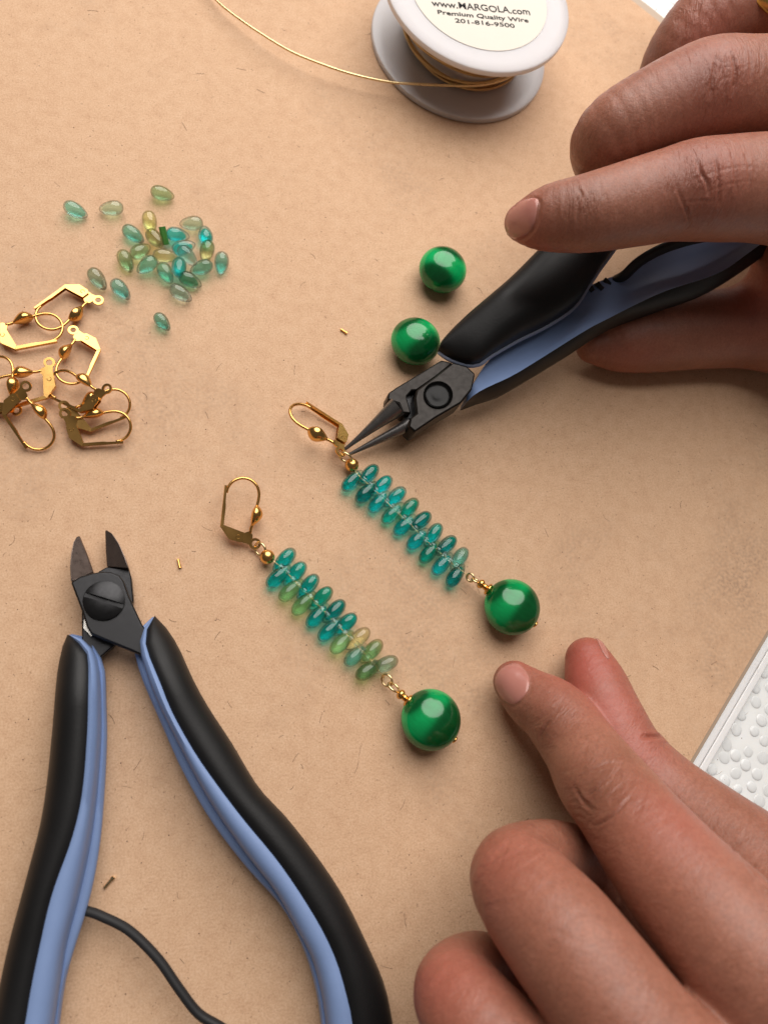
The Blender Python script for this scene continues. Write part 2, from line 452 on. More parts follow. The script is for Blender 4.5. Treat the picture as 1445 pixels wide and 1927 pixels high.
def lettering(txt, pl, pr, h_px, bold):
    z = SPZ + .2
    a, b = P(*pl, z), P(*pr, z); ex = (b - a) / np.linalg.norm(b - a); ey = np.array([-ex[1], ex[0], 0])
    cu = bpy.data.curves.new('lettering', 'FONT'); cu.body = txt; cu.size = 1.0; cu.offset = bold; cu.shear = .0
    ob = bpy.data.objects.new('lettering', cu); link(ob); bpy.context.view_layer.update()
    me = bpy.data.meshes.new_from_object(ob.evaluated_get(bpy.context.evaluated_depsgraph_get()))
    bpy.data.objects.remove(ob)
    v = np.array([x.co[:] for x in me.vertices]); x0, x1 = v[:, 0].min(), v[:, 0].max()
    sx = np.linalg.norm(b - a) / (x1 - x0); cap = .69
    sy = h_px / pxmm(*pl, z) / cap
    wob = .03 * np.sin(v[:, 0] * 3.1) + .02 * np.sin(v[:, 0] * 7.3 + 1)
    w = a + ((v[:, 0] - x0) * sx)[:, None] * ex + ((v[:, 1] + wob) * sy)[:, None] * ey
    bm = MB(); bm.add(w, [tuple(p.vertices) for p in me.polygons])
    bpy.data.meshes.remove(me)
    return build('lettering', bm, INK, lab, smooth=False)
lettering('www.MARGOLA.com', (813, 10), (998, 27), 15, .012)
lettering('Premium Quality Wire', (824, 25), (995, 41), 9.5, .02)
lettering('201-816-9500', (857, 41), (969, 51), 9.5, .014)
# windings: separate slack turns, the last one leaving the spool
for i in range(13):
    th = np.linspace(0, 2 * np.pi, 72, endpoint=False); ph = RNG.uniform(0, 6.28)
    rr = 15.3 + .18 * i + RNG.uniform(0, .9) + .5 * np.sin(th + ph); zz = 3.2 + 10.2 * ((i * 5) % 13) / 13 + .9 * np.sin(th + ph * 2) + .4 * np.sin(2 * th + ph)
    m = MB(); m.tube(np.column_stack([S0[0] + rr * np.cos(th), S0[1] + rr * np.sin(th), zz]), .36, 8, loop=True)
    build('wire_turn', m, BRASS, spool)
wp = [(962, 141, 9.0), (945, 150, 8.2), (900, 160, 7), (840, 160, 6), (780, 157, 5), (730, 153, 4.6), (660, 138, 4.4), (590, 114, 4.2), (540, 92, 4), (480, 55, 3.6), (440, 27, 3.0), (408, 0, 2.4), (372, -45, 1.5), (350, -90, .6)]
m = MB(); m.tube(crm([P(*q) for q in wp], 90), .33, 8); build('loose_wire_end', m, GOLDL, spool)

# ---------------------------------------------------------------- beads
def catseye_mesh(R=6.0, flat=.76):
    m = MB(); n = 28; prof = []
    for i in range(n + 1):
        a = math.pi * i / n; prof.append((-R * math.cos(a), max(R * math.sin(a), 0.02)))
    prof[0] = (prof[1][0], .55); prof[-1] = (prof[-2][0], .55)
    m.lathe(prof, seg=48)
    m.v[0][:, 1] *= flat
    return m
def rot_to(zdir, ydir=(0, 0, 1)):
    z = np.asarray(zdir, float); z /= np.linalg.norm(z); y = np.asarray(ydir, float); y = y - z * (y @ z); y /= np.linalg.norm(y); x = np.cross(y, z)
    return np.column_stack([x, y, z])
def place(o, loc, R=None, parent=None, scale=None):
    off = base_of(parent) if parent is not None else np.zeros(3)
    M = np.eye(4)
    if R is not None: M[:3, :3] = R
    if scale is not None: M[:3, :3] = M[:3, :3] @ np.diag(scale)
    M[:3, 3] = (np.asarray(loc) - off) * MM
    o.matrix_basis = Matrix(M.tolist())
cat_proto = None
def catseye(center, zdir, parent=None, name='round_bead', R=6.0):
    global cat_proto
    if cat_proto is None: o = build(name, catseye_mesh(), CATSEYE, parent); cat_proto = o
    else: o = bpy.data.objects.new(name, cat_proto.data); link(o, parent)
    place(o, center, rot_to(zdir), parent, g3(R / 6.0)); return o

# ring of a bead with side pole directions found from the shading
for (x, y, ang, lb) in ((833, 507, 60, 'shiny dark green round bead lying clear of the pliers'), (782, 642, -62, 'shiny dark green round bead touching the pliers grip')):
    c = P(x, y, 4.5); a = math.radians(ang)
    zd = np.array([math.cos(a), math.sin(a), 0.05])
    o = catseye(c, zd, None, 'round_bead', 5.85); tag(o, lb, 'bead', 'loose green round beads')

def drop_mesh(sc=1.0, core=False):
    """pear drop along +x: fat end +x, drilled narrow end -x"""
    prof = []; n = 24
    for i in range(n + 1):
        t = i / n; x = -2.75 + 5.4 * (1 - math.cos(math.pi * t)) / 2; u = (x + 2.75) / 5.4
        r = 1.92 * math.sqrt(max(0, 1 - (2 * u - 1) ** 2)) ** .95 * (.60 + .42 * u ** .8 - .02 * u)
        prof.append((x, max(r, .02)))
    m = MB(); m.lathe(prof, axis=(1, 0, 0), seg=22)
    return m
shell_me = core_me = None
C_TEAL, C_AQUA, C_YEL, C_PALE, C_GREEN = 'teal', 'aqua', 'yellow', 'pale', 'green'
TINT = {'teal': ((.94, .995, .98), (.36, .94, .97)), 'aqua': ((.96, .995, .96), (.66, .98, .95)), 'yellow': ((.98, .99, .88), (.96, .99, .82)),
        'pale': ((.97, .99, .94), (.86, .985, .94)), 'green': ((.92, .97, .94), (.50, .76, .66)), 'yelteal': ((.975, .99, .86), (.82, .98, .90)),
        'deep': ((.92, .99, .96), (.12, .85, .89)), 'midteal': ((.95, .99, .88), (.17, .87, .90)), 'ygreen': ((.975, .99, .84), (.76, .97, .86))}
def drop(center, xdir, kind, parent=None, name='drop_bead', s=1.0, roll=0):
    global shell_me, core_me
    x = np.asarray(xdir, float); x /= np.linalg.norm(x); up = np.array([0, 0, 1.]); y = np.cross(up, x); y /= np.linalg.norm(y); z = np.cross(x, y)
    R = np.column_stack([x, y, z])
    if shell_me is None:
        o = build(name, drop_mesh(), SHELL, parent); shell_me = o.data
    else: o = bpy.data.objects.new(name, shell_me); link(o, parent)
    place(o, center, R, parent, g3(s) if np.isscalar(s) else s)
    sh, co = TINT[kind]; j = RNG.uniform(.9, 1.08)
    o.color = (*[min(1, c * j) for c in sh], 1)
    if core_me is None:
        k = build('colour_core', drop_mesh(), CORE, o); core_me = k.data
    else: k = bpy.data.objects.new('colour_core', core_me); link(k, o)
    k.matrix_basis = Matrix.Translation(Vector((RNG.uniform(.05, .3), RNG.uniform(-.16, .16), RNG.uniform(-.25, .05))) * MM) @ Matrix.Diagonal((.80, RNG.uniform(.66, .86), RNG.uniform(.62, .82), 1))
    jj = RNG.uniform(.88, 1.08); k.color = (*[min(1, c * jj) for c in co], 1)
    return o
pile = [(168, 300, 20, 'aqua', 0), (440, 285, 180, 'pale', 0), (825, 175, 10, 'yelteal', 0), (730, 392, 80, 'yellow', 0), (605, 482, 32, 'aqua', 0), (770, 515, 52, 'yellow', .6),
        (940, 487, 0, 'teal', 0), (1045, 400, 185, 'pale', 0), (1150, 487, -100, 'teal', 0), (985, 580, -10, 'teal', .4), (660, 610, -35, 'yelteal', 0), (548, 685, 62, 'yelteal', 0),
        (845, 648, 0, 'yellow', 1.6), (1015, 645, 40, 'pale', 1.6), (1160, 612, 105, 'yellow', 0), (1272, 700, 95, 'aqua', 0), (710, 715, 150, 'aqua', .5), (850, 775, 62, 'aqua', .2),
        (950, 735, 95, 'teal', 1.2), (1120, 735, 170, 'aqua', .3), (1035, 830, 20, 'green', 0), (965, 930, 30, 'pale', 0), (335, 820, 50, 'pale', 0), (510, 900, 45, 'aqua', 0), (825, 1145, 48, 'aqua', 0)]
words = {'teal': 'deep teal', 'aqua': 'two-tone aqua', 'yellow': 'pale yellow-green', 'pale': 'nearly clear pale green', 'yelteal': 'yellow-green and aqua', 'green': 'dark smoky green'}
single = {0: 'aqua drop bead lying apart beyond the pile, widest from it', 1: 'pale clear drop bead alone with its tip towards an aqua bead', 2: 'pale green drop bead lying alone above the pile, tip away',
          22: 'pale drop bead touching an aqua drop beside the gold hooks', 23: 'aqua drop bead beside a pale drop near the gold hooks', 24: 'small aqua drop bead lying alone between pile and earring hooks', 21: 'pale clear drop bead just below the heap edge'}
heap = {3: 'pale yellow-green drop bead behind the yellow one leaning on the tube bead', 4: 'clear-edged aqua drop bead at the heap rim beside two yellow drops', 5: 'yellow drop bead leaning right against the green tube bead',
        6: 'teal drop bead lying against the green tube bead', 7: 'nearly clear drop bead at the heap rim behind two teal drops', 8: 'round teal drop bead next to the nearly clear rim bead', 9: 'slim teal drop bead wedged below the teal one by the tube bead',
        10: 'yellow drop bead with aqua end beside the leaning yellow bead', 11: 'pale green drop bead with aqua heart at the heap rim', 12: 'wide pale yellow drop bead lying on top of the heap', 13: 'clear drop bead lying across the heap beside the wide yellow bead',
        14: 'yellow-green drop bead at the rim near the round teal bead', 15: 'aqua drop bead with pale drilled tip at the far rim of the heap', 16: 'aqua drop bead leaning beside the wide yellow bead', 17: 'aqua drop bead at the heap rim between aqua and deep teal beads',
        18: 'deep teal drop bead on end amid the paler aqua drops', 19: 'green-aqua drop bead lying flat beside the smoky green bead', 20: 'dark smoky green drop bead at the rim of the heap'}
for i, (x, y, a, kind, dz) in enumerate(pile):
    X, Y = 100 + x / 4.014, 320 + y / 4.014
    p0 = P(X, Y, 1.75 + dz); p1 = P(X + 20 * math.cos(math.radians(a)), Y + 20 * math.sin(math.radians(a)), 1.75 + dz)
    d = p0 - p1; d[2] = 0; d /= np.linalg.norm(d); d[2] = RNG.uniform(.15, .32) if dz == 0 else RNG.uniform(-.3, .4)
    s = .88 if i == 24 else 1.02
    o = drop(p0, d, kind, s=s)
    tag(o, single.get(i, heap.get(i) or words[kind] + ' glass drop bead heaped in the loose pile'), 'bead', 'loose glass drop beads')
# green bugle bead standing in the pile: a faceted tube
a, b = P(100 + 822 / 4.014, 320 + 425 / 4.014, 3.6), P(100 + 853 / 4.014, 320 + 562 / 4.014, 1.2); ax = b - a
m = MB(); L = np.linalg.norm(ax); m.lathe([(0, .35), (0, .78), (L, .78), (L, .35)], a, ax, 6)
BUG = Mat('green_bugle_glass'); BUG.set(color=(.10, .33, .08), rough=.12, trans=.45, ior=1.3)
tag(build('bugle_bead', m, BUG.m, smooth='auto', angle=30, base=(*b[:2], 0)), 'small faceted green tube bead among the drops', 'bead')

# ---------------------------------------------------------------- lever-back hooks
def hook_parts():
    """local mm: ring centre at origin, hook height along +y, thickness along z"""
    out = []
    # ring plate: ring + neck + tab towards the lever
    m = MB(); th = np.linspace(0, 2 * np.pi, 28, endpoint=False); t = .2
    gap = 0
    m.rings([np.column_stack([r * np.cos(th), r * np.sin(th), np.full(28, z)]) for r, z in ((.68, -t), (1.22, -t), (1.28, 0), (1.22, t), (.68, t))], cap=False, loop=True)
    poly = [(-1.0, .75), (-.55, 1.1), (-.5, 1.9), (-1.1, 2.75), (-1.7, 2.6), (-2.4, 2.35), (-3.2, 1.7), (-3.1, .45), (-2.0, .15), (-1.15, -.3), (-1.05, .3)]
    m.prism([(x, y, t * .9) for x, y in poly], [(x, y, -t * .9) for x, y in poly])
    out.append(('ring_plate', m, GOLD, 'auto', .06))
    # lever: two cheeks, folded back edge, channel arm
    m = MB()
    ck = [(-2.35, 2.45), (-6.6, 4.15), (-7.25, 3.75), (-5.5, 1.05), (-3.2, .38), (-2.55, .75)]
    for s in (1, -1):
        m.prism([(x, y, s * .62) for x, y in ck], [(x, y, s * .38) for x, y in ck])
    bk = [(-6.6, 4.15), (-7.25, 3.75), (-5.5, 1.05), (-5.3, 1.2), (-6.9, 3.8)]
    m.prism([(x, y, .6) for x, y in ((-7.3, 3.75), (-5.5, 1.0), (-5.3, 1.12), (-7.05, 3.85))], [(x, y, -.6) for x, y in ((-7.3, 3.75), (-5.5, 1.0), (-5.3, 1.12), (-7.05, 3.85))])
    lev = ('lever', m, GOLD, 'auto', .05); out.append(lev)
    m = MB(); a, b = np.array([-7.15, 3.8, 0]), np.array([-6.15, 12.6, 0]); d = (b - a) / np.linalg.norm(b - a); nx = np.array([d[1], -d[0], 0])
    prof = [(-.12, -.5), (-.22, 0), (-.12, .5), (.55, .55), (.55, .40), (.05, .36), (.05, -.36), (.55, -.40), (.55, -.55)]
    rings = []
    for t_, k in ((0, 1), (.5, 1), (.62, .72), (1.0, .55)):
        rings.append([a + d * np.linalg.norm(b - a) * t_ + nx * (x if x < .1 else .05 + (x - .05) * k) + np.array([0, 0, z]) for x, z in prof])
    m.rings([np.array(r) for r in rings]); out.append(('lever_arm', m, GOLD, 'auto', .04))
    # ear wire
    w = [(-1.0, 2.3, 0), (-.85, 3.3, 0), (-.5, 4.2, 0), (.1, 6.0, .0), (.45, 8.0, 0), (.85, 9.7, 0), (.9, 11.2, 0), (.35, 12.7, 0), (-1.0, 13.85, 0), (-2.8, 14.15, 0), (-4.5, 13.5, 0), (-5.6, 12.2, 0), (-5.95, 11, 0)]
    m = MB(); m.tube(crm(w, 60), .33, 10); out.append(('ear_wire', m, GOLD, True, 0))
    # pear-shaped dome on the front of the wire
    m = MB(); rings = []; n = 18
    for i in range(n + 1):
        t_ = i / n; L = -.1 + 5.0 * t_
        r = 1.78 * math.sin(math.pi * min(1, t_ ** 1.30)) ** .72 if 0 < t_ < 1 else .02
        r = max(r, .04)
        c = np.array([-.80, 3.7, 0]) + np.array([.255, .967, 0]) * L
        nrm = np.array([.967, -.255, 0]); ring = []
        for th_ in np.linspace(0, 2 * np.pi, 20, endpoint=False):
            q = math.cos(th_)
            ring.append(c + nrm * ((r * 1.0 * q) if q > 0 else .38 * r * q) + np.array([0, 0, r * math.sin(th_)]))
        rings.append(np.array(ring))
    m.rings(rings); out.append(('teardrop', m, GOLD, True, 0))
    for sg in (1, -1):
        th = np.linspace(.7, 5.6, 14); m = MB(); m.tube(np.column_stack([-3.6 + .42 * np.cos(th), 1.55 + .42 * np.sin(th), np.full(14, sg * .63)]), .075, 5); out.append(('letter_stamp', m, STAMP, True, 0))
    return out
HOOK = hook_parts(); hook_me = {}
LREF = np.array([(0, 0, 0), (-7.0, 3.9, 0), (-6.15, 12.6, 0), (-2.5, 14.15, 0), (.8, 6, 0)], float)
def hook_pose(refs, flip=False):
    """refs: list of (index into LREF, px, py, z) -> rotation and translation of the best rigid fit"""
    L = np.array([LREF[r[0]] for r in refs]); W = np.array([P(*r[1:]) for r in refs])
    lc, wc = L.mean(0), W.mean(0)
    U, S, Vt = np.linalg.svd((L - lc).T @ (W - wc)); d = np.sign(np.linalg.det(Vt.T @ U.T))
    R = Vt.T @ np.diag([1, 1, d]) @ U.T
    sc = np.sum(((L - lc) @ R.T) * (W - wc)) / np.sum((L - lc) ** 2)
    sc = min(1.12, max(.9, sc))
    return R, wc - (R @ lc) * sc, sc
def hook_build(parent, R, T, sc, as_sub=None):
    for hi, (nm, m, mat, sm, bv) in enumerate(HOOK):
        if hi not in hook_me:
            o = build(nm, m, mat, None, smooth=sm); hook_me[hi] = o.data; COL.objects.unlink(o); bpy.data.objects.remove(o)
        o = bpy.data.objects.new(nm, hook_me[hi]); link(o, parent)
        place(o, T, R, parent, g3(sc))
def hook_low(R, T, sc):
    return min(float((R @ v)[2]) * sc + T[2] for nm, m, *_ in HOOK for v in np.vstack(m.v))
def h1(x, y, z): return (x / 4.516, 500 + y / 4.516, z)
hooks = [
 ([(0, *h1(845, 300, 1.4)), (1, *h1(560, 170, 1.4)), (2, *h1(310, 385, 1.4)), (4, *h1(640, 430, 1.6))], 'gold lever-back hook with its ring beside the pale drop beads'),
 ([(0, *h1(-55, 480, 1.5)), (1, *h1(125, 700, 1.5)), (2, *h1(490, 640, 1.5)), (4, *h1(200, 430, 2.0))], 'gold lever-back hook overlapping the wire of the uppermost hook'),
 ([(0, *h1(625, 545, 1.8)), (1, *h1(855, 755, 2.0)), (2, *h1(735, 935, 2.4)), (4, *h1(515, 735, 2.2))], 'gold lever-back hook lying flat with bright ring plate and letter stamp'),
 ([(0, *h1(885, 1000, 5.0)), (1, *h1(600, 1225, 3.2)), (2, *h1(430, 1150, 1.6)), (3, *h1(520, 980, 2.4)), (4, *h1(720, 965, 5.6))], 'gold lever-back hook standing on edge over the pile with open ring'),
 ([(0, *h1(545, 1175, 2.0)), (1, *h1(835, 1445, 1.2)), (2, *h1(1000, 1300, 1.5)), (3, *h1(1085, 1120, 2.2)), (4, *h1(800, 1080, 4.5))], 'gold lever-back hook half hidden with its arched wire showing'),
 ([(0, *h1(540, 1290, 2.4)), (1, *h1(680, 1510, 1.2)), (2, *h1(1020, 1500, 1.2)), (3, *h1(1135, 1360, 2)), (4, *h1(830, 1225, 3.4))], 'gold lever-back hook with dark folded bracket and round plain ring'),
 ([(0, *h1(410, 810, 2.8)), (1, *h1(390, 1150, 2.0)), (2, *h1(60, 1215, 1.2)), (4, *h1(180, 880, 3.0))], 'gold lever-back hook lying flat between the pile and the paper edge'),
 ([(0, *h1(140, 1100, 5.0)), (1, *h1(85, 1150, 4.2)), (2, *h1(265, 1465, 1.4)), (3, *h1(405, 1570, 1.0)), (4, *h1(320, 1330, 2.2))], 'gold lever-back hook seen edge-on showing hollow back of its teardrop'),
 ([(0, *h1(120, 1210, 1.6)), (1, *h1(-100, 1180, 1.4)), (2, *h1(-160, 900, 1.4)), (3, *h1(10, 770, 1.8)), (4, *h1(82, 1000, 4.2))], 'gold lever-back hook under the edge-on hook with upright teardrop'),
]
for refs, lb in hooks:
    R, T, sc = hook_pose(refs)
    lo = hook_low(R, T, sc); T = T + np.array([0, 0, max(0, .08 - lo)])
    t = thing('earring_hook', lb, 'earring hook', (T[0], T[1], 0), 'gold lever-back hooks in a tangled heap')
    hook_build(t, R, T, sc)

# ---------------------------------------------------------------- earrings
def c3(x, y): return (500 + x / 2.58, 720 + y / 2.58)
def c4_(x, y): return (380 + x / 2.779, 870 + y / 2.779)
def ring_loop(parent, c, d1, r=1.0, w=.3, name='wire_loop', tilt=(0, 0, 1)):
    """small wire eye around centre c in the plane spanned by d1 and tilt"""
    d1 = np.asarray(d1, float); d1 /= np.linalg.norm(d1); t = np.asarray(tilt, float); t = t - d1 * (t @ d1); t /= np.linalg.norm(t)
    th = np.linspace(0, 2 * np.pi, 30, endpoint=False)
    m = MB(); m.tube(c + r * (np.cos(th)[:, None] * d1 + np.sin(th)[:, None] * t), w, 8, loop=True); return build(name, m, GOLDL, parent)
def earring(label, hookrefs, ball, left, right, axis, lcols, rcols, eye, neck, bead, pin, cv):
    b0 = P(*cv(*bead), 4.6)
    t = thing('drop_earring', label, 'earring', (b0[0], b0[1], 0), 'pair of finished drop earrings')
    R, T, sc = hook_pose(hookrefs); lo = hook_low(R, T, sc); T = T + np.array([0, 0, max(0, .08 - lo)])
    hook_build(t, R, T, sc)
    bc = P(*cv(*ball), 2.2); ax = [P(*cv(*q), 2.5) for q in axis]
    # gold ball
    m = MB(); n = 18; dd = ax[0] - bc; dd /= np.linalg.norm(dd)
    m.lathe([(-2 * .78 * math.cos(math.pi * i / n), max(.25, 1.56 * math.sin(math.pi * i / n))) for i in range(n + 1)], bc, dd, 28); build('gold_ball', m, GOLD, t)
    # eye between hook ring and ball
    e = T + (bc - T) * .42; e[2] = max(1.15, e[2])
    ring_loop(t, e, bc - T, max(.85, np.linalg.norm(bc - T) * .5 - .55), .27, tilt=(.35, .5, .8) if cv is c4_ else (.2, .1, 1))
    # stringing wire
    m = MB(); m.tube(crm([bc] + ax + [P(*cv(*eye), 2.4)], 60), .11, 8); build('stringing_wire', m, GOLDL, t)
    axp = crm(ax, 200)
    for side, cols in ((left, lcols), (right, rcols)):
        for (q, k) in zip(side, cols):
            c = P(*cv(*q), 2.05); j = np.argmin(np.linalg.norm(axp[:, :2] - c[:2], axis=1)); a = axp[j]
            d = c - a; d[2] = RNG.uniform(-.25, .2); d = d / np.linalg.norm(d) + RNG.normal(0, .05, 3); d /= np.linalg.norm(d)
            drop(c + -d * .45, d, k, t, 'glass_drop', (1.22, .96, 1.05))
    # tiny clear tubes added along the string to stand for glints in the bead holes
    for j in range(10, 195, 11):
        m = MB(); dr = axp[j + 2] - axp[j - 2]; dr /= np.linalg.norm(dr); m.lathe([(-.42, .3), (-.42, .55), (.42, .55), (.42, .3)], axp[j] + (0, 0, .9), dr, 10)
        o = build('hole_glint', m, SHELL, t, smooth='auto'); o.color = (.93, .99, .99, 1)
    # lower link, spacers, bead, pin
    ep = P(*cv(*eye), 2.5); npnt = P(*cv(*neck), 4.0); dn = npnt - ep; dn /= np.linalg.norm(dn)
    Ln = np.linalg.norm(npnt - ep); ring_loop(t, ep + dn * Ln * .14, dn, max(.75, Ln * .27), .26, tilt=(.5, .3, .8)); ring_loop(t, ep + dn * Ln * .56, dn, max(.75, Ln * .27), .26, tilt=(-.5, -.2, .6))
    bdir = b0 - npnt; bdir /= np.linalg.norm(bdir)
    m = MB(); m.lathe([(-.75, .35), (-.62, .7), (-.3, 1.0), (0, 1.08), (.3, 1.0), (.62, .7), (.75, .35)], npnt, bdir, 20); build('spacer_bead', m, GOLD, t)
    m = MB(); m.lathe([(-.2, .5), (.5, .72), (1.0, .62)], npnt + bdir * .5, bdir, 20); build('spacer_tube', m, GOLD, t)
    m = MB(); m.lathe([(-.55, .5), (-.4, 1.0), (-.2, 1.32), (0, 1.42), (.2, 1.32), (.4, 1.0), (.5, .5)], npnt + bdir * 1.9, bdir, 20); build('spacer_bead', m, GOLD, t)
    catseye(b0, bdir, t, 'green_bead', 6.15)
    pe = b0 + bdir * 6.0
    m = MB(); m.lathe([(-.3, .3), (.15, .75), (.35, .72), (.55, .3)], pe, bdir, 14); build('pin_head', m, GOLD, t)
    return t
earring('teal drop earring gripped at its hook by the pliers jaws',
  [(0, 520 + 845 / 7.225, 740 + 815 / 7.225, 3.6), (1, 520 + 865 / 7.225, 740 + 385 / 7.225, 1.4), (2, 520 + 410 / 7.225, 740 + 150 / 7.225, 1.2), (3, 520 + 230 / 7.225, 740 + 190 / 7.225, 3.4), (4, 520 + 540 / 7.225, 740 + 590 / 7.225, 6.2)],
  (418, 400), [(415, 482), (483, 538), (545, 585), (610, 640), (668, 697), (732, 765), (790, 830), (852, 887), (918, 942)],
  [(503, 443), (568, 497), (633, 550), (697, 607), (757, 668), (816, 733), (880, 787), (942, 850)],
  [(450, 450), (520, 512), (588, 580), (650, 640), (705, 690), (765, 755), (830, 810), (895, 870), (955, 918)],
  ['deep', 'deep', 'deep', 'midteal', 'deep', 'deep', 'midteal', 'deep', 'deep'], ['deep', 'deep', 'deep', 'midteal', 'deep', 'deep', 'deep', 'aqua'],
  (985, 942), (1045, 978), (1195, 1090), None, c3)
earring('teal to yellow drop earring lying free with its hook open',
  [(0, 400 + 580 / 7.225, 880 + 1045 / 7.225, 1.6), (1, 400 + 125 / 7.225, 880 + 795 / 7.225, 2.4), (2, 400 + 190 / 7.225, 880 + 240 / 7.225, 4.8), (3, 400 + 400 / 7.225, 880 + 140 / 7.225, 4.9), (4, 400 + 620 / 7.225, 880 + 650 / 7.225, 3.0)],
  (342, 495), [(392, 603), (458, 675), (525, 745), (598, 810), (662, 882), (725, 948), (797, 1014), (863, 1092)],
  [(437, 503), (493, 576), (560, 642), (628, 705), (697, 772), (753, 842), (822, 917), (892, 982), (962, 1056)],
  [(385, 525), (440, 572), (500, 637), (570, 707), (640, 782), (710, 852), (770, 915), (850, 1002), (900, 1052), (925, 1092)],
  ['deep', 'ygreen', 'ygreen', 'deep', 'deep', 'ygreen', 'aqua', 'ygreen'], ['deep', 'deep', 'deep', 'midteal', 'deep', 'deep', 'yellow', 'ygreen', 'pale'],
  (955, 1130), (1040, 1215), (1197, 1347), None, c4_)

# tiny wire clippings
for i, (x0, y0, x1, y1, mat, lb) in enumerate(((335, 1052, 339, 1069, GOLD, 'tiny gold wire clipping near the cutter blades'), (641, 619, 653, 627, GOLD, 'tiny gold wire clipping near the green beads'), (196, 1672, 214, 1651, GOLDL, 'tiny pale wire clipping between the cutter handles'))):
    a, b = P(x0, y0, .3), P(x1, y1, .3); d = b - a; L = np.linalg.norm(d)
    m = MB(); m.lathe([(0, .2), (.02, .27), (L * .75, .27), (L * .78, .36), (L, .36), (L + .02, .22)], a, d, 10)
    tag(build('wire_clipping', m, mat, smooth='auto', base=(*a[:2], 0)), lb, 'wire clipping', 'offcuts of wire')

# ---------------------------------------------------------------- tools
def poly_prism(name, pts, ztop, thick, mat, parent, bevel=.25, cv=lambda x, y: (x, y), smooth='auto'):
    zt = (lambda x, y: ztop) if not callable(ztop) else ztop
    T = [P(*cv(x, y), zt(x, y)) for x, y in pts]; B = [q - np.array([0, 0, thick]) for q in T]
    m = MB(); m.prism(T, B); return build(name, m, mat, parent, smooth=smooth, bevel=bevel)

def rs(pts, n):
    return crm([(*p, 0) if len(p) == 2 else p for p in pts], n)[:, :2]

def handle(parent, outer, border, inner, ridge, zt, n=46):
    """two-component grip: black outer shell, blue inner half; zt(t) = height of crown along the grip"""
    O, B, I, Rg = rs(outer, n), rs(border, n), rs(inner, n), rs(ridge, n)
    black, blue = [], []
    for i in range(n):
        t = i / (n - 1); zc = zt(t); k = min(1, .25 + t * 9)
        o = P(*O[i], zc * .50); b = P(*B[i], zc * .93); c = P(*I[i], zc * .42); r = P(*Rg[i], zc * .80)
        bw = b - o; ring = []
        for s in np.linspace(0, 1, 13):
            zz = zc * .50 + zc * .5 * math.sqrt(max(0, 1 - (1 - min(1, s / .72)) ** 2)) - (zc * .07) * max(0, (s - .72) / .28) ** 2
            ring.append(np.array([*(o + bw * s)[:2], zz]))
        for s in np.linspace(1, 0, 9)[:-1]:
            zz = zc * .50 - (zc * .50 - .35) * math.sqrt(max(0, 1 - (1 - min(1, s / .6)) ** 2))
            ring.append(np.array([*(o + bw * s)[:2], zz]))
        black.append(np.array(ring))
        lat = (c - b); lat[2] = 0; ln = np.linalg.norm(lat) + 1e-9; lat /= ln
        x = lambda q: float((q - b) @ lat)
        xr = min(x(r), ln * .92)
        prof = [(-.8, zc * .90), (-.05, zc * .955), (xr * .35, zc * .97), (xr * .72, zc * .92), (xr * .97, zc * .80), (xr, zc * .60), (xr + (ln - xr) * .15, zc * .46), (xr + (ln - xr) * .6, zc * .47), (ln, zc * .42), (ln * .99, zc * .26), (ln * .9, .7), (ln * .6, .4), (-.8, .4)]
        blue.append(np.array([[*(b + lat * px_)[:2], pz] for px_, pz in prof]))
    m = MB(); m.rings(black); g = build('black_grip', m, RUBBER, parent, smooth='auto', angle=60)
    m = MB(); m.rings(blue); h = build('blue_grip', m, BLUE, parent, smooth='auto', angle=60)
    return g, h

c5 = lambda x, y: (x / 3.44, 950 + y / 3.44)
b0 = P(195, 1130, 0)
cut = thing('diagonal_cutters', 'diagonal wire cutters with black and blue handles lying open', 'cutters', b0)
# lower half: right blade and its tang running to the left grip
poly_prism('lower_jaw', [(690, 402), (832, 412), (850, 470), (864, 620), (840, 700), (700, 760), (745, 905), (655, 985), (600, 1010), (520, 960), (530, 850), (528, 690), (560, 560), (640, 430)], 4.3, 2.6, BLACKSTEEL, cut, .25, c5)
m = MB()
def blade(name, pts_out, edge, zb, zt, mat):
    """ground blade: outline polygon whose cutting edge side is thin"""
    mb = MB(); T = []; B = []
    for (x, y, k) in pts_out:
        T.append(P(*c5(x, y), zb + (zt - zb) * k)); B.append(P(*c5(x, y), zb + (zt - zb) * k) * 1 - np.array([0, 0, .6 + 2.6 * k]))
    mb.prism(T, B); return build(name, mb, mat, cut, smooth='auto', bevel=.18)
blade('blade', [(680, 165, .45), (690, 162, .5), (725, 185, .8), (770, 250, 1), (810, 340, 1.1), (833, 410, 1.15), (760, 406, .9), (692, 400, .55), (684, 300, .45)], None, 2.2, 5.6, BLADE)
blade('blade', [(515, 200, .5), (497, 205, .7), (475, 240, .95), (460, 310, 1.05), (452, 400, 1.1), (458, 497, 1.15), (525, 470, .95), (604, 436, .5), (562, 315, .45)], None, 3.0, 6.4, BLADE)
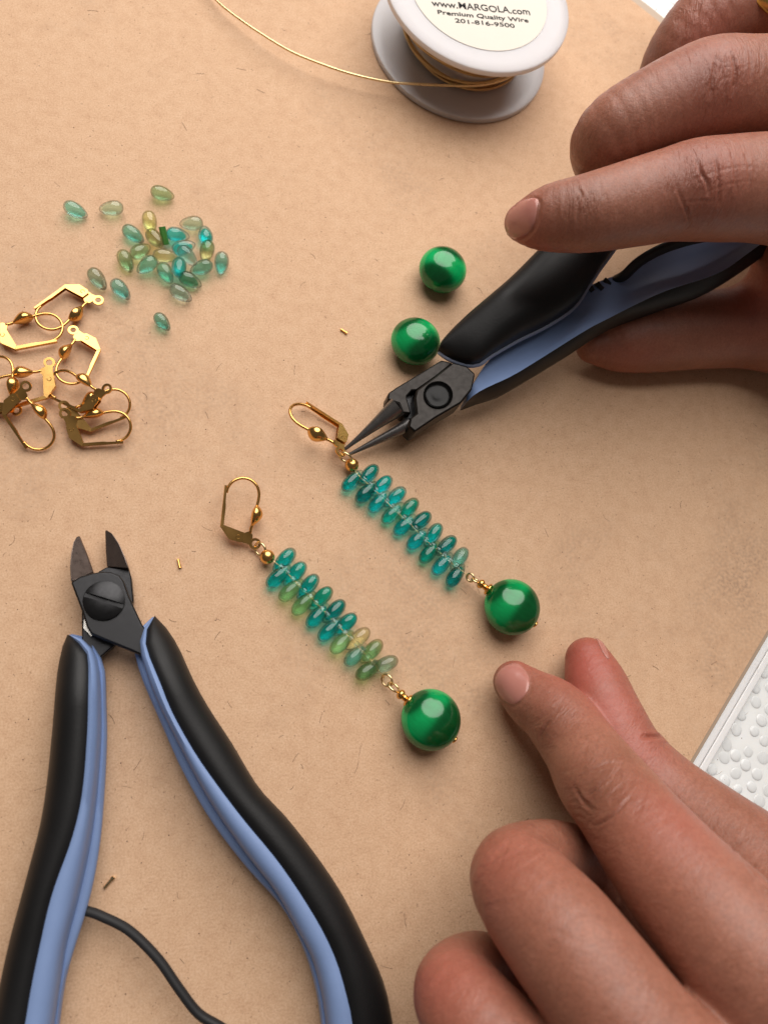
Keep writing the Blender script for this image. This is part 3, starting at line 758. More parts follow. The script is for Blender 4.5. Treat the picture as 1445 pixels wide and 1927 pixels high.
# upper half: plate with tang into the right grip
poly_prism('upper_jaw', [(457, 500), (520, 462), (604, 440), (660, 432), (715, 434), (770, 455), (800, 492), (832, 585), (880, 690), (920, 775), (960, 830), (935, 985), (860, 950), (700, 885), (590, 838), (562, 795), (530, 690), (492, 590)], 7.6, 3.0, BLACKSTEEL, cut, .35, c5)
poly_prism('white_mark', [(543, 745), (552, 750), (598, 845), (590, 852), (540, 800)], 5.2, .8, BRIGHT, cut, 0, c5)  # small bright sliver beside the upper plate
scw = P(*c5(674, 622), 7.6); R_s = 130 / 3.44 / pxmm(196, 1131, 9)
a, b = P(*c5(562, 583), 8.7), P(*c5(800, 655), 8.7); d = (b - a) / np.linalg.norm(b - a); w = np.array([-d[1], d[0], 0])
m = MB(); rows = []
for wv in [-.999, -.97, -.9, -.75, -.55, -.35, -.2, -.125, -.115, -.11, 0, .11, .115, .125, .2, .35, .55, .75, .9, .97, .999]:
    half = math.sqrt(1 - wv * wv); row = []
    for uv in np.linspace(-1, 1, 33):
        x, y = uv * half, wv; rr_ = math.hypot(x, y); z = .45 + .75 * (1 - rr_ ** 2.6)
        if abs(wv) < .112: z = min(z, .30)
        row.append(scw + d * x * R_s + w * y * R_s + np.array([0, 0, z]))
    rows.append(np.array(row))
m.rings(rows, cap=False, closed=False)
m.lathe([(-.3, R_s), (.42, R_s * 1.002), (.46, R_s * .996)], scw, seg=64)
m.f = [q for q in m.f if len(q) < 10]
sc_o = build('pivot_screw', m, BLACKSTEEL, cut, smooth='auto', angle=28)
zt_c = lambda t: 5.2 + 6.6 * min(1, math.sqrt(t * 9)) - 0.4 * t
handle(cut, [(128, 1197), (119, 1215), (112, 1241), (107, 1270), (103, 1313), (97, 1386), (86, 1488), (73, 1562), (49, 1654), (16, 1778), (-10, 1900), (-30, 2000), (-36, 2130), (-20, 2280)],
       [(131, 1196), (154, 1215), (166, 1236), (168, 1299), (166, 1386), (157, 1494), (138, 1578), (100, 1686), (76, 1789), (57, 1886), (42, 2000), (44, 2130), (62, 2275)],
       [(134, 1193), (160, 1199), (180, 1218), (191, 1243), (196, 1264), (198, 1328), (199, 1400), (192, 1535), (181, 1627), (162, 1713), (135, 1799), (118, 1870), (104, 2000), (104, 2130), (118, 2270)],
       [(133, 1194), (158, 1203), (175, 1222), (184, 1250), (187, 1310), (184, 1400), (167, 1562), (143, 1681), (119, 1778), (108, 1859), (92, 2000), (94, 2130), (108, 2272)], zt_c)
handle(cut, [(293, 1161), (314, 1183), (337, 1220), (363, 1278), (392, 1331), (437, 1400), (486, 1481), (540, 1540), (599, 1616), (648, 1691), (691, 1778), (723, 1853), (739, 1927), (752, 2030), (745, 2160), (715, 2290)],
       [(290, 1162), (276, 1183), (272, 1206), (279, 1235), (299, 1284), (320, 1337), (354, 1400), (389, 1454), (453, 1540), (524, 1627), (588, 1724), (626, 1799), (648, 1870), (660, 1927), (670, 2030), (664, 2160), (640, 2285)],
       [(287, 1161), (267, 1180), (254, 1206), (254, 1232), (263, 1264), (276, 1299), (314, 1386), (343, 1450), (394, 1540), (459, 1627), (532, 1710), (572, 1789), (594, 1859), (605, 1927), (612, 2030), (606, 2160), (585, 2280)],
       [(288, 1162), (271, 1181), (262, 1206), (264, 1234), (276, 1272), (290, 1310), (337, 1400), (389, 1497), (459, 1600), (518, 1675), (555, 1740), (588, 1800), (606, 1862), (616, 1927), (624, 2030), (618, 2160), (597, 2282)], zt_c)
m = MB(); m.tube(crm([P(*q) for q in ((150, 1712, 3.2), (166, 1716, 3.4), (189, 1724, 3.6), (243, 1752, 4), (297, 1805, 4.4), (335, 1859, 4.6), (372, 1907, 4.6), (410, 1931, 4.6), (470, 1965, 4.6), (560, 1985, 4.4), (625, 1980, 4.2))], 60), .85, 10, flat=1.3)
build('spring', m, SPRING, cut)

# ---- round-nose pliers held in the upper hand
c6 = lambda x, y: (600 + x / 1.71, 380 + y / 1.71)
cj = lambda x, y: (600 + x / 4.817, 680 + y / 4.817)
pb = P(660, 850, 0)
pl = thing('round_nose_pliers', 'round nose pliers with black and blue grips held in the fingers', 'pliers', pb)
zax = lambda x, y: 3.0 + (x - 240) * .0075      # height along the tool, in crop pixels from the tip
def cone(a, za, ra, b, zb, rb, flare):
    A, B = P(*cj(*a), za), P(*cj(*b), zb); d = B - A; L = np.linalg.norm(d)
    m = MB(); m.lathe([(0, .1), (.05, ra)] + [(L * t, ra + (rb - ra) * t ** flare) for t in (.15, .3, .45, .6, .7, .8, .88, .95, 1.0)], A, d, 28)
    return build('jaw', m, STEELJ, pl, smooth='auto', angle=60)
cone((222, 808), 2.6, .32, (716, 408), 8.4, 2.25, 1.35)
cone((262, 850), 1.8, .32, (830, 566), 6.4, 1.6, 1.15)
poly_prism('joint_block', [(628, 285), (700, 235), (950, 85), (1110, -15), (1180, 0), (1215, 10), (1060, 140), (885, 262), (845, 262), (800, 312), (800, 330), (838, 470), (760, 465), (725, 380), (622, 345)], lambda x, y: 7.5 + (x - 620) * .006, 5.0, STEEL, pl, .35, cj)
poly_prism('joint_plate', [(885, 258), (1060, 130), (1215, 5), (1345, 40), (1420, 110), (1390, 250), (1290, 375), (1060, 510), (870, 640), (812, 590), (828, 512), (884, 470), (868, 330)], lambda x, y: 8.6 + (x - 620) * .006, 6.0, STEEL, pl, .4, cj)
poly_prism('slot_filler', [(770, 250), (860, 225), (905, 300), (905, 470), (850, 520), (770, 520), (790, 400)], 6.6, 4.0, BLACKSTEEL, pl, .1, cj)  # dark filler added behind the slot so it looks shaded
pv = P(*cj(1080, 305), 8.66 + 460 * .006); rp = 133 / 4.817 / pxmm(824, 743, 11)
m = MB(); m.lathe([(-.2, rp), (.32, rp), (.42, rp * .95), (.26, rp * .86), (.12, rp * .8), (.10, rp * .5), (.2, rp * .38), (.24, .01)], pv, (-.25, 0, 1), 40); build('pivot', m, PIVOT, pl, smooth='auto', angle=40)
# upper grip
def loft(name, U, Lo, zu, zl, dome, belly, mat, n=44, k1=12):
    A, B = rs(U, n), rs(Lo, n); rings = []
    for i in range(n):
        t = i / (n - 1); a = P(*c6(*A[i]), zu(t)); b = P(*c6(*B[i]), zl(t)); w = b - a; hw = np.linalg.norm(w) / 2
        up = np.array([0, 0, 1.]); ring = []
        for th in np.linspace(0, 2 * np.pi, 28, endpoint=False):
            cs, sn = math.cos(th), math.sin(th)
            e = math.copysign(abs(cs) ** .8, cs); f = math.copysign(abs(sn) ** .8, sn)
            ring.append((a + b) / 2 - w / 2 * e + up * (f * (dome(t) if sn > 0 else belly(t))))
        rings.append(np.array(ring))
    m = MB(); m.rings(rings); return build(name, m, mat, pl)
UP = [(386, 470), (400, 440), (470, 370), (600, 260), (700, 160), (800, 60), (900, -40), (1000, -120), (1100, -170)]
LO = [(388, 480), (420, 502), (480, 522), (522, 516), (550, 494), (640, 442), (740, 392), (822, 335), (862, 275), (902, 215), (948, 152), (1010, 60), (1080, -20), (1140, -60)]
zu = lambda t: 13 + 17 * t
loft('black_grip', UP, LO, lambda t: 12 + 15 * t, lambda t: 11 + 15 * t, lambda t: 1.2 + 5.0 * min(1, t * 4), lambda t: 1.0 + 3.5 * min(1, t * 5), RUBBER)
# pale lip where the blue core shows under the black shell
lp = rs(LO, 60); m = MB(); m.tube(np.array([P(*c6(x - 1, y + 2.5), 10.4 + 15 * i / 59) for i, (x, y) in enumerate(lp)]), .62, 8); build('blue_grip', m, mat_rubber('grey_blue_lip', (.27, .32, .45), .5), pl)
# lower grip: blue inner face, black back
TT = [(474, 640), (482, 610), (502, 578), (556, 500), (690, 405), (822, 312), (872, 268), (1000, 218), (1100, 165), (1200, 128), (1330, 95), (1450, 40), (1560, -40)]
BD = [(476, 642), (490, 628), (530, 602), (620, 560), (700, 512), (850, 418), (920, 380), (1100, 292), (1280, 230), (1380, 165), (1480, 90), (1600, 0)]
OU = [(480, 646), (510, 642), (560, 628), (610, 606), (800, 492), (940, 402), (1100, 342), (1250, 288), (1400, 195), (1510, 110), (1640, 20)]
n = 50; A, B, C = rs(TT, n), rs(BD, n), rs(OU, n); bl, bk = [], []
for i in range(n):
    t = i / (n - 1); zb = 9.0 + 22 * t
    a = P(*c6(*A[i]), zb - 2.0 * min(1, 6 * t)); b = P(*c6(*B[i]), zb + 1.6); c = P(*c6(*C[i]), zb - 1.5)
    mid = (a + b) / 2 - np.array([0, 0, 1.1 * min(1, 5 * t)]); m1 = a * .72 + b * .28 - np.array([0, 0, .7 * min(1, 5 * t)]); m2 = a * .25 + b * .75 - np.array([0, 0, .5 * min(1, 5 * t)])
    dn = np.array([0, 0, -1.])
    bl.append(np.array([a + dn * 2.5, a + dn * .4, a, m1, mid, m2, b + np.array([0, 0, .05]), b + dn * .5, b + dn * 3, (a + b) / 2 + dn * 5.0]))
    bk.append(np.array([b + dn * .3 + (a - b) * .05, b + np.array([0, 0, .0]), b * .7 + c * .3 + np.array([0, 0, .5]), b * .35 + c * .65 + np.array([0, 0, .35]), c, c + dn * 2.2 + (b - c) * .05, c * .6 + b * .4 + dn * 4.5, b + dn * 5 , b + dn * 2 + (a - b) * .05]))
m = MB(); m.rings(bl); build('blue_grip', m, BLUE, pl, smooth='auto', angle=50)
m = MB(); m.rings(bk); build('black_grip', m, RUBBER, pl, smooth='auto', angle=50)
m = MB(); m.tube(crm([P(*c6(x, y), z) for x, y, z in ((960, 248, 17.5), (985, 234, 20), (1030, 192, 23), (1100, 152, 25), (1190, 122, 27), (1300, 98, 28), (1420, 70, 29))], 40), 1.05, 10, flat=1.4); build('spring', m, SPRING, pl)
for (x0, y0, x1, y1) in ((868, 268, 882, 286), (893, 260, 912, 281), (917, 248, 938, 268), (1040, 208, 1062, 222)):
    a, b = P(*c6(x0, y0), 17.2), P(*c6(x1, y1), 17.0); m = MB(); m.tube([a, (a + b) / 2, b], .62, 6); build('rib', m, SPRING, pl)

# ---------------------------------------------------------------- hands
def chain_field(D, lo, h, ch, k):
    """smooth-union a tapered chain (rows x,y,z,r) into the grid D, segment by segment in its own box"""
    shp = np.array(D.shape); pad = k + 1.5
    a0 = np.maximum(0, np.floor(((ch[:, :3] - ch[:, 3:4]).min(0) - pad - lo) / h).astype(int)); b0 = np.minimum(shp, np.ceil(((ch[:, :3] + ch[:, 3:4]).max(0) + pad - lo) / h).astype(int) + 1)
    if (b0 <= a0).any(): return
    E = np.full(b0 - a0, 50, np.float32)
    for p, q in zip(ch[:-1], ch[1:]):
        r = max(p[3], q[3]) + pad
        a = np.maximum(a0, np.floor((np.minimum(p[:3], q[:3]) - r - lo) / h).astype(int)); b = np.minimum(b0, np.ceil((np.maximum(p[:3], q[:3]) + r - lo) / h).astype(int) + 1)
        if (b <= a).any(): continue
        X, Y, Z = [((lo[i] + h * np.arange(a[i], b[i])) - p[i]).astype(np.float32).reshape([-1 if m == i else 1 for m in range(3)]) for i in range(3)]
        ba = (q[:3] - p[:3]).astype(np.float32); L2 = float(ba @ ba) + 1e-9
        t = np.clip((X * ba[0] + Y * ba[1] + Z * ba[2]) / L2, 0, 1)
        d = np.sqrt((X - t * ba[0]) ** 2 + (Y - t * ba[1]) ** 2 + (Z - t * ba[2]) ** 2) - (np.float32(p[3]) + t * np.float32(q[3] - p[3]))
        sl = tuple(slice(a[i] - a0[i], b[i] - a0[i]) for i in range(3)); E[sl] = np.minimum(E[sl], d)
    sl = tuple(slice(a0[i], b0[i]) for i in range(3)); D[sl] = smin(D[sl], E, k)
def smin(a, b, k):
    h = np.clip(.5 + .5 * (b - a) / k, 0, 1); return b + (a - b) * h - k * h * (1 - h)

def surface_nets(D, lo, h):
    nx, ny, nz = D.shape; S = D < 0
    idx = -np.ones((nx - 1, ny - 1, nz - 1), np.int64)
    c = S[:-1, :-1, :-1].astype(np.int8)
    corners = [(i, j, k) for i in (0, 1) for j in (0, 1) for k in (0, 1)]
    tot = sum(S[i:nx - 1 + i, j:ny - 1 + j, k:nz - 1 + k].astype(np.int8) for i, j, k in corners)
    act = np.argwhere((tot > 0) & (tot < 8)); idx[tuple(act.T)] = np.arange(len(act))
    acc = np.zeros((len(act), 3)); cnt = np.zeros(len(act))
    edges = [(a, b) for a in corners for b in corners if a < b and sum(abs(p - q) for p, q in zip(a, b)) == 1]
    for a, b in edges:
        da = D[act[:, 0] + a[0], act[:, 1] + a[1], act[:, 2] + a[2]]; db = D[act[:, 0] + b[0], act[:, 1] + b[1], act[:, 2] + b[2]]
        m = (da < 0) != (db < 0); t = np.where(m, da / np.where(m, da - db, 1), 0)
        acc += np.where(m[:, None], np.array(a) + t[:, None] * (np.array(b) - np.array(a)), 0); cnt += m
    V = (act + acc / cnt[:, None]) * h + lo
    faces = []
    for ax in range(3):
        o1, o2 = [(1, 2), (2, 0), (0, 1)][ax]
        sl0 = [slice(None)] * 3; sl1 = [slice(None)] * 3; sl0[ax] = slice(0, -1); sl1[ax] = slice(1, None)
        ch = np.argwhere(S[tuple(sl0)] != S[tuple(sl1)])
        ok = (ch[:, o1] > 0) & (ch[:, o2] > 0) & (ch[:, o1] < D.shape[o1] - 1) & (ch[:, o2] < D.shape[o2] - 1); ch = ch[ok]
        flip = S[tuple(ch.T)]
        def cell(da, db):
            q = ch.copy(); q[:, o1] -= da; q[:, o2] -= db; return idx[tuple(q.T)]
        q = np.column_stack([cell(1, 1), cell(0, 1), cell(0, 0), cell(1, 0)])
        q[~flip] = q[~flip][:, ::-1]; faces.append(q)
    return V, np.vstack(faces)

def make_hand(chains, blends, h, creases, flush, brown, label, knuckles, skin, cs=1.0, lo_z=.15, clip=None):
    """chains: list of px chains [(px,py,z,half width px)], blends: smooth-union width of each chain with those before it"""
    CH = []
    for ch in chains:
        rows = [np.array([*P(x, y, z), hw / pxmm(x, y, z) if hw > 0 else -hw]) for x, y, z, hw in ch]
        CH.append(crm(rows, max(8, 5 * len(rows))))
    allp = np.vstack(CH); lo = (allp[:, :3] - allp[:, 3:4]).min(0) - 2; hi = (allp[:, :3] + allp[:, 3:4]).max(0) + 2
    if clip is not None:
        lo = np.maximum(lo, clip[0]); hi = np.minimum(hi, clip[1])
    shp = np.ceil((hi - lo) / h).astype(int) + 1
    D = np.full(shp, 50, np.float32)
    for ch, k in zip(CH, blends):
        chain_field(D, lo, h, ch, k)
    # rest on the table
    V, Fq = surface_nets(D, lo, h)
    V[:, 2] = np.maximum(V[:, 2], lo_z)
    # light smoothing
    import itertools
    n = len(V); e = np.vstack([Fq[:, [0, 1]], Fq[:, [1, 2]], Fq[:, [2, 3]], Fq[:, [3, 0]]])
    for _ in range(2):
        s = np.zeros_like(V); c = np.zeros(n)
        for k in range(3): s[:, k] = np.bincount(e[:, 0], V[e[:, 1], k], n) + np.bincount(e[:, 1], V[e[:, 0], k], n)
        c = np.bincount(e[:, 0], minlength=n) + np.bincount(e[:, 1], minlength=n)
        V = V * .5 + .5 * s / np.maximum(c, 1)[:, None]
    # vertex normals
    fn = np.cross(V[Fq[:, 2]] - V[Fq[:, 0]], V[Fq[:, 3]] - V[Fq[:, 1]]); N = np.zeros_like(V)
    for j in range(4):
        for k in range(3): N[:, k] += np.bincount(Fq[:, j], fn[:, k], n)
    N /= np.linalg.norm(N, axis=1)[:, None] + 1e-9
    bvh = BVHTree.FromPolygons([tuple(v) for v in V], [tuple(map(int, f)) for f in Fq])
    def surf(x, y):
        d = ROT @ np.array([(x - CX) / F_PX, (y - CY) / F_PX, 1.0]); d /= np.linalg.norm(d)
        hit = bvh.ray_cast(Vector(CAM), Vector(d))
        if hit[0] is None or hit[0][2] < .3:
            hit = bvh.find_nearest(Vector(P(x, y, 8)))
        return np.array(hit[0]), np.array(hit[1])
    disp = np.zeros(n)
    for pts, depth, width in creases:
        if depth <= .145: depth *= .5
        width *= .78
        poly = crm([surf(*p)[0] for p in pts], max(6, len(pts) * 6))
        lo_, hi_ = poly.min(0) - 3, poly.max(0) + 3
        sel = np.where(((V > lo_) & (V < hi_)).all(1))[0]
        if not len(sel): continue
        dd = np.full(len(sel), 1e3)
        for a, b in zip(poly[:-1], poly[1:]):
            ba = b - a; v = V[sel] - a; t = np.clip(v @ ba / (ba @ ba + 1e-9), 0, 1); dd = np.minimum(dd, np.linalg.norm(v - t[:, None] * ba, axis=1))
        # fade at both ends
        ends = np.minimum(np.linalg.norm(V[sel] - poly[0], axis=1), np.linalg.norm(V[sel] - poly[-1], axis=1))
        fade = np.clip(ends / 1.5, .15, 1)
        disp[sel] += cs * fade * depth * (-np.exp(-(dd / width) ** 2) + .35 * np.exp(-((dd - 2.1 * width) / (1.2 * width)) ** 2))
    fl = np.zeros(n); br = np.zeros(n)
    for x, y, r, s in flush:
        c, _ = surf(x, y); fl = np.maximum(fl, s * np.exp(-(np.linalg.norm(V - c, axis=1) / r) ** 2))
    for x, y, r, s in brown:
        c, _ = surf(x, y); br = np.maximum(br, s * np.exp(-(np.linalg.norm(V - c, axis=1) / r) ** 2))
    kn = np.zeros(n)
    for x, y, r, s_ in knuckles:
        c, _ = surf(x, y); kn = np.maximum(kn, s_ * np.exp(-(np.linalg.norm(V - c, axis=1) / r) ** 2))
    V = V + N * disp[:, None]
    base = np.array([V[:, 0].mean(), V[:, 1].mean(), 0.])
    me = bpy.data.meshes.new('hand'); me.from_pydata(((V - base) * MM).tolist(), [], Fq.tolist()); me.update(); me.shade_smooth()
    for nm, arr in (('flush', fl), ('brown', br), ('knuckle', kn)):
        at = me.attributes.new(nm, 'FLOAT', 'POINT'); at.data.foreach_set('value', arr.astype(np.float32))
    me.materials.append(skin)
    o = bpy.data.objects.new('hand', me); link(o); o.location = Vector(base) * MM; o['_base'] = base.tolist()
    tag(o, label, 'hand', 'hands at work')
    return o, surf
def nail(hand, surf, outline, centre, lift=.34, dome=.25):
    ol = crm([(*p, 0) for p in outline], 40, closed=True)[:, :2]; c = np.array(centre, float)
    rings = []
    for rho, off in ((1.06, -.35), (1.0, .02), (.95, .16), (.85, .24), (.65, .26 + dome * .3), (.45, .26 + dome * .5), (.25, .26 + dome * .6), (.08, .26 + dome * .62)):
        ring = []
        for q in ol:
            p, nn = surf(*(c + (q - c) * rho)); ring.append(p + nn * off)
        rings.append(np.array(ring))
    # smooth the projected rings a little
    m = MB(); m.rings(rings); return build('fingernail', m, NAIL, hand)

# lower hand: index over thumb, middle and ring curled
low_chains = [
 [(968, 1284, 7.0, 40), (1002, 1315, 9.0, 54), (1046, 1346, 13, 65), (1094, 1411, 19, 72), (1128, 1466, 25, 83), (1165, 1512, 30, 88), (1212, 1574, 36, 97), (1280, 1660, 42, 112), (1375, 1765, 48, 128), (1500, 1900, 52, 150)],   # index
 [(1106, 1242, 6.5, 42), (1122, 1290, 8, 58), (1142, 1350, 10, 68), (1178, 1425, 12, 76), (1245, 1500, 15, 86), (1340, 1580, 22, 100), (1450, 1680, 30, 125), (1580, 1820, 38, 150)],  # thumb
 [(1170, 1690, 10, 66), (1110, 1640, 13, 70), (1040, 1622, 21, 74), (975, 1645, 29, 86), (998, 1690, 35, 100), (1055, 1760, 41, 112), (1120, 1845, 45, 118), (1230, 1990, 49, 132), (1400, 2150, 50, 160)],  # middle
 [(1010, 1930, 9, 62), (950, 1862, 13, 66), (905, 1832, 20, 70), (862, 1862, 27, 82), (885, 1910, 33, 92), (960, 2000, 38, 106), (1080, 2130, 42, 125), (1280, 2300, 46, 160)],  # ring
 [(820, 2120, 10, 60), (800, 2080, 18, 68), (850, 2130, 28, 80), (960, 2260, 34, 100), (1150, 2420, 40, 140)],  # little
 [(1190, 1700, 14, 70), (1270, 1790, 20, 105), (1360, 1890, 26, 135), (1460, 1990, 30, 170)],  # palm below the index
 [(985, 1850, 13, 62), (1060, 1935, 18, 85), (1150, 2050, 22, 110), (1300, 2200, 30, 170)],
 [(1500, 1900, 42, 190), (1420, 2120, 42, 200), (1320, 2330, 40, 200), (1600, 2350, 40, 240), (1850, 2300, 40, 260)],  # back of hand
]
low_creases = []
def cr(img, pts, depth, width):
    ox, oy, s = img; return ([(ox + x / s, oy + y / s) for x, y in pts], depth, width)
Z7 = (910, 1180, 3.705)
for pts, dep, wid in [
  ([(630, 1110), (690, 1210), (770, 1285)], .22, .45), ([(700, 1205), (780, 1130), (860, 1055)], .20, .35), ([(770, 1280), (850, 1200), (960, 1120)], .12, .3),
  ([(770, 1400), (850, 1350), (930, 1290), (1040, 1180)], .24, .35), ([(920, 1140), (1000, 1080)], .12, .3), ([(640, 1080), (760, 1000), (880, 950), (990, 960)], .12, .4),
  ([(590, 1270), (680, 1280), (760, 1330)], .10, .35), ([(960, 1330), (1080, 1230), (1120, 1200)], .10, .3), ([(1010, 1330), (1060, 1180)], .08, .3), ([(1080, 1330), (1120, 1170)], .08, .3),
  ([(385, 790), (420, 710), (475, 640)], .26, .4), ([(330, 700), (400, 640), (460, 590)], .10, .35), ([(360, 770), (340, 690)], .10, .4), ([(420, 790), (450, 720), (500, 670)], .12, .35),
  ([(560, 600), (620, 545)], .06, .25), ([(580, 650), (650, 580), (700, 555)], .06, .25), ([(620, 700), (700, 630)], .06, .25), ([(650, 740), (740, 680)], .05, .25), ([(690, 790), (790, 765)], .05, .25),
  ([(1110, 770), (1180, 765), (1250, 775)], .40, .5), ([(1280, 800), (1320, 830), (1370, 860)], .12, .4), ([(905, 580), (930, 540)], .08, .3), ([(1100, 880), (1190, 860), (1300, 830)], .10, .45)]:
    low_creases.append(cr(Z7, pts, dep, wid))
Z2 = (740, 1150, 2.05)
for pts, dep, wid in [
  ([(480, 860), (560, 900), (520, 960)], .10, .5), ([(400, 980), (480, 930), (560, 890)], .10, .4), ([(440, 1040), (520, 980), (600, 940)], .09, .4), ([(520, 990), (550, 950)], .10, .3),
  ([(1380, 1000), (1445, 1080)], .35, .6), ([(1300, 920), (1380, 980)], .15, .5), ([(620, 1230), (700, 1270), (730, 1240)], .08, .6), ([(1040, 1060), (1120, 1040), (1200, 1060)], .06, .6),
  ([(350, 1370), (430, 1400)], .10, .6)]:
    low_creases.append(cr(Z2, pts, dep, wid))
low_flush = [(1090, 1250, 10, .75), (1150, 1330, 9, .55), (1190, 1400, 8, .45), (985, 1245, 5, .5), (1060, 1290, 7, .2), (930, 1620, 9, .30), (820, 1830, 10, .40), (1270, 1540, 9, .30)]
low_brown = [(1028, 1372, 4.5, .55), (1110, 1510, 6.5, .55), (995, 1350, 4, .3), (950, 1700, 6, .15)]
low_creases.append(([(976, 1246), (994, 1264), (1000, 1287), (991, 1311), (968, 1330), (946, 1322)], .13, .40))
low, lsurf = make_hand(low_chains, [.5, 1.6, 1.2, 1.0, 1.0, .8, .8, 8.0], .34, low_creases, low_flush, low_brown, 'hand with bare fingers resting beside the earring beads, index over thumb',
    [(1125, 1490, 8.5, 1), (1040, 1368, 5.5, .9), (930, 1630, 8, .5), (830, 1850, 8, .3), (1240, 1400, 6, .5)], SKIN_LOW, 1.5)
nail(low, lsurf, [(975, 1249), (992, 1268), (996, 1287), (988, 1308), (967, 1326), (948, 1318), (936, 1302), (931, 1283), (938, 1264), (955, 1251)], (962, 1288), dome=.15)
nail(low, lsurf, [(1121, 1198), (1131, 1205), (1140, 1222), (1146, 1240), (1140, 1238), (1130, 1222)], (1133, 1221), dome=.05)

# upper hand: index on the top grip, thumb under the lower grip
up_chains = [
 [(985, 418, 36, 36), (1012, 415, 38, 50), (1045, 409, 40, 62), (1100, 402, 42, 70), (1150, 392, 43, 75), (1210, 378, 44, 80), (1262, 366, 45, 84), (1310, 358, 46, 91), (1360, 356, 46, 94), (1445, 355, 46, 98), (1600, 370, 46, 110), (1750, 400, 44, 130)],  # index
 [(1190, 350, 24, 50), (1150, 318, 31, 58), (1134, 278, 38, 61), (1160, 246, 42, 70), (1220, 215, 45, 78), (1285, 188, 47, 86), (1340, 171, 48, 92), (1400, 168, 48, 90), (1480, 172, 48, 94), (1620, 200, 46, 115), (1760, 280, 44, 140)],  # middle
 [(1290, 200, 20, 52), (1262, 160, 26, 58), (1278, 105, 33, 62), (1335, 40, 39, 70), (1400, 10, 42, 75), (1480, 10, 44, 80), (1620, 60, 44, 100), (1760, 140, 42, 140)],  # ring
 [(1420, 20, 18, 50), (1400, -40, 26, 60), (1450, -110, 33, 70), (1550, -80, 36, 80), (1720, 10, 38, 120)],  # little
 [(1118, 650, 6.5, 34), (1150, 650, 7, 44), (1180, 640, 7.5, 60), (1230, 632, 8, 68), (1310, 622, 8.5, 72), (1400, 614, 9.5, 78), (1500, 600, 14, 105), (1620, 560, 24, 150), (1760, 480, 32, 190)],  # thumb
 [(1540, 470, 28, 110), (1680, 400, 36, 170), (1760, 250, 36, 180), (1780, 120, 36, 170), (1950, 250, 36, 220)],  # palm
]
Z1 = (900, 0, 2.651); ZK = (1150, 0, 4.9)
up_creases = []
for pts, dep, wid in [
  ([(490, 930), (515, 970), (500, 1000), (495, 1080), (490, 1130)], .20, .35), ([(420, 1000), (425, 1080)], .08, .3), ([(560, 960), (575, 1060), (560, 1130)], .08, .3), ([(600, 930), (610, 1040)], .05, .25),
  ([(810, 860), (830, 930)], .05, .25), ([(860, 840), (880, 920)], .06, .25), ([(900, 820), (930, 930), (935, 1010)], .08, .35), ([(990, 890), (1000, 960), (1040, 1060), (1060, 1120)], .16, .4),
  ([(1090, 800), (1110, 860), (1140, 910), (1150, 970)], .30, .38), ([(1180, 780), (1195, 870), (1200, 960), (1190, 1020)], .28, .38), ([(1260, 770), (1285, 880), (1280, 960)], .26, .38), ([(1335, 760), (1350, 860), (1345, 940)], .18, .35), ([(1410, 760), (1425, 880)], .14, .35),
  ([(1050, 900), (1110, 880), (1200, 850), (1300, 830), (1400, 830)], .09, .3), ([(1100, 980), (1180, 940), (1280, 910), (1380, 900)], .08, .3), ([(1020, 1010), (1100, 1000), (1200, 1000)], .10, .35), ([(1090, 850), (1200, 800)], .08, .3), ([(1200, 900), (1300, 780)], .08, .3), ([(1290, 890), (1400, 790)], .08, .3),
  ([(480, 640), (470, 720), (480, 800)], .12, .4), ([(510, 590), (500, 690), (510, 790)], .10, .35), ([(545, 570), (535, 680), (550, 780)], .08, .3), ([(580, 560), (575, 660)], .05, .3)]:
    up_creases.append(cr(Z1, pts, dep, wid))
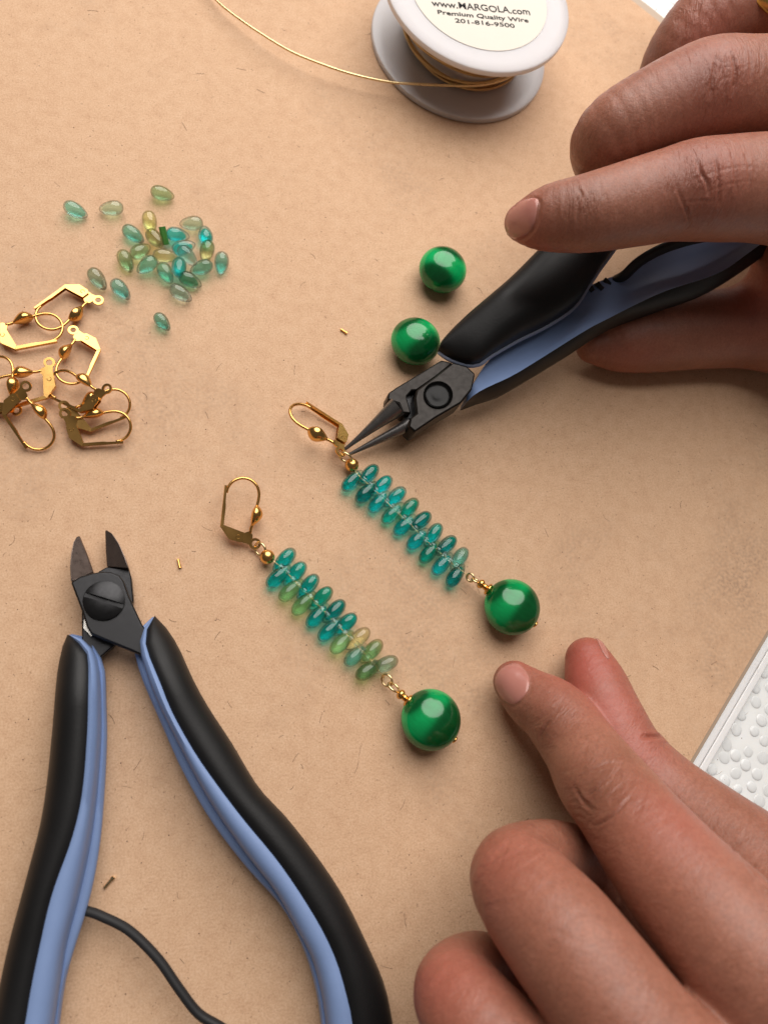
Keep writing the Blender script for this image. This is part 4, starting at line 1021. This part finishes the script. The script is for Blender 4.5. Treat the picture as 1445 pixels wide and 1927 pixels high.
for pts, dep, wid in [
  ([(960, 530), (945, 640), (930, 750), (900, 900)], .30, .38), ([(1100, 480), (1140, 600), (1140, 720), (1110, 860)], .36, .42), ([(1210, 450), (1220, 520)], .1, .3), ([(1275, 470), (1290, 580), (1275, 740)], .26, .38), ([(1365, 450), (1380, 560), (1365, 720)], .20, .35), ([(1430, 470), (1440, 700)], .16, .35),
  ([(940, 520), (1050, 600)], .14, .3), ([(980, 640), (1080, 610), (1140, 620)], .12, .3), ([(980, 760), (1060, 710), (1130, 720)], .12, .3), ([(1150, 640), (1270, 600)], .1, .3), ([(1150, 700), (1250, 770)], .1, .3), ([(1290, 640), (1380, 600)], .1, .3), ([(820, 480), (800, 560), (800, 640)], .10, .35), ([(860, 560), (930, 680)], .08, .3),
  ([(830, 20), (800, 110), (780, 180)], .16, .4), ([(970, 90), (960, 170)], .12, .35), ([(1100, 10), (1100, 110)], .14, .35), ([(900, 30), (880, 120)], .08, .3), ([(640, 130), (560, 240), (500, 340)], .10, .4)]:
    up_creases.append(cr(ZK, pts, dep, wid))
up_flush = [(965, 430, 6, .5), (1000, 462, 6, .25), (1330, 330, 9, .30), (1350, 150, 9, .30), (1440, 540, 10, .5), (1330, 60, 8, .3), (1180, 690, 8, .2)]
up_brown = [(1300, 350, 7, .5), (1085, 375, 4, .3), (1330, 150, 7, .45), (1240, 60, 6, .4), (1090, 250, 5, .3)]
up_creases.append(([(996, 370), (1015, 378), (1014, 400), (1006, 428), (990, 446), (970, 453)], .16, .40))
up, usurf = make_hand(up_chains, [.5, .5, .6, 1.0, 1.0, 8.0], .34, up_creases, up_flush, up_brown, 'hand gripping the pliers handles, gold ring on a finger',
    [(1325, 340, 9, 1), (1370, 150, 9, 1), (1090, 385, 5, .8), (1310, 30, 8, .9), (1095, 250, 5, .5)], SKIN_UP, 1.15)
nail(up, usurf, [(1011, 374), (1010, 398), (1003, 425), (988, 442), (968, 449), (952, 440), (947, 424), (951, 400), (968, 383), (990, 374)], (980, 410), dome=.12)

# gold band on the ring finger
hit, _ = usurf(1443, 3); tocam = (CAM - hit) / np.linalg.norm(CAM - hit)
d = P(1473, -34, hit[2]) - P(1443, 3, hit[2]); d -= tocam * (d @ tocam); d /= np.linalg.norm(d)
rr = 8.6; rc = hit - tocam * (rr - .3)
m = MB(); m.lathe([(-1.5, rr - .5), (-1.5, rr + .4), (-1.1, rr + .9), (0, rr + 1.1), (1.1, rr + .9), (1.5, rr + .4), (1.5, rr - .5)], rc, d, 64)
tag(build('finger_ring', m, mat_gold('ring_gold', (.80, .55, .18), .28), smooth='auto', angle=50, base=rc), 'chunky gold ring worn on the hand holding the pliers', 'ring')

for o in SC.objects:
    if '_base' in o: del o['_base']
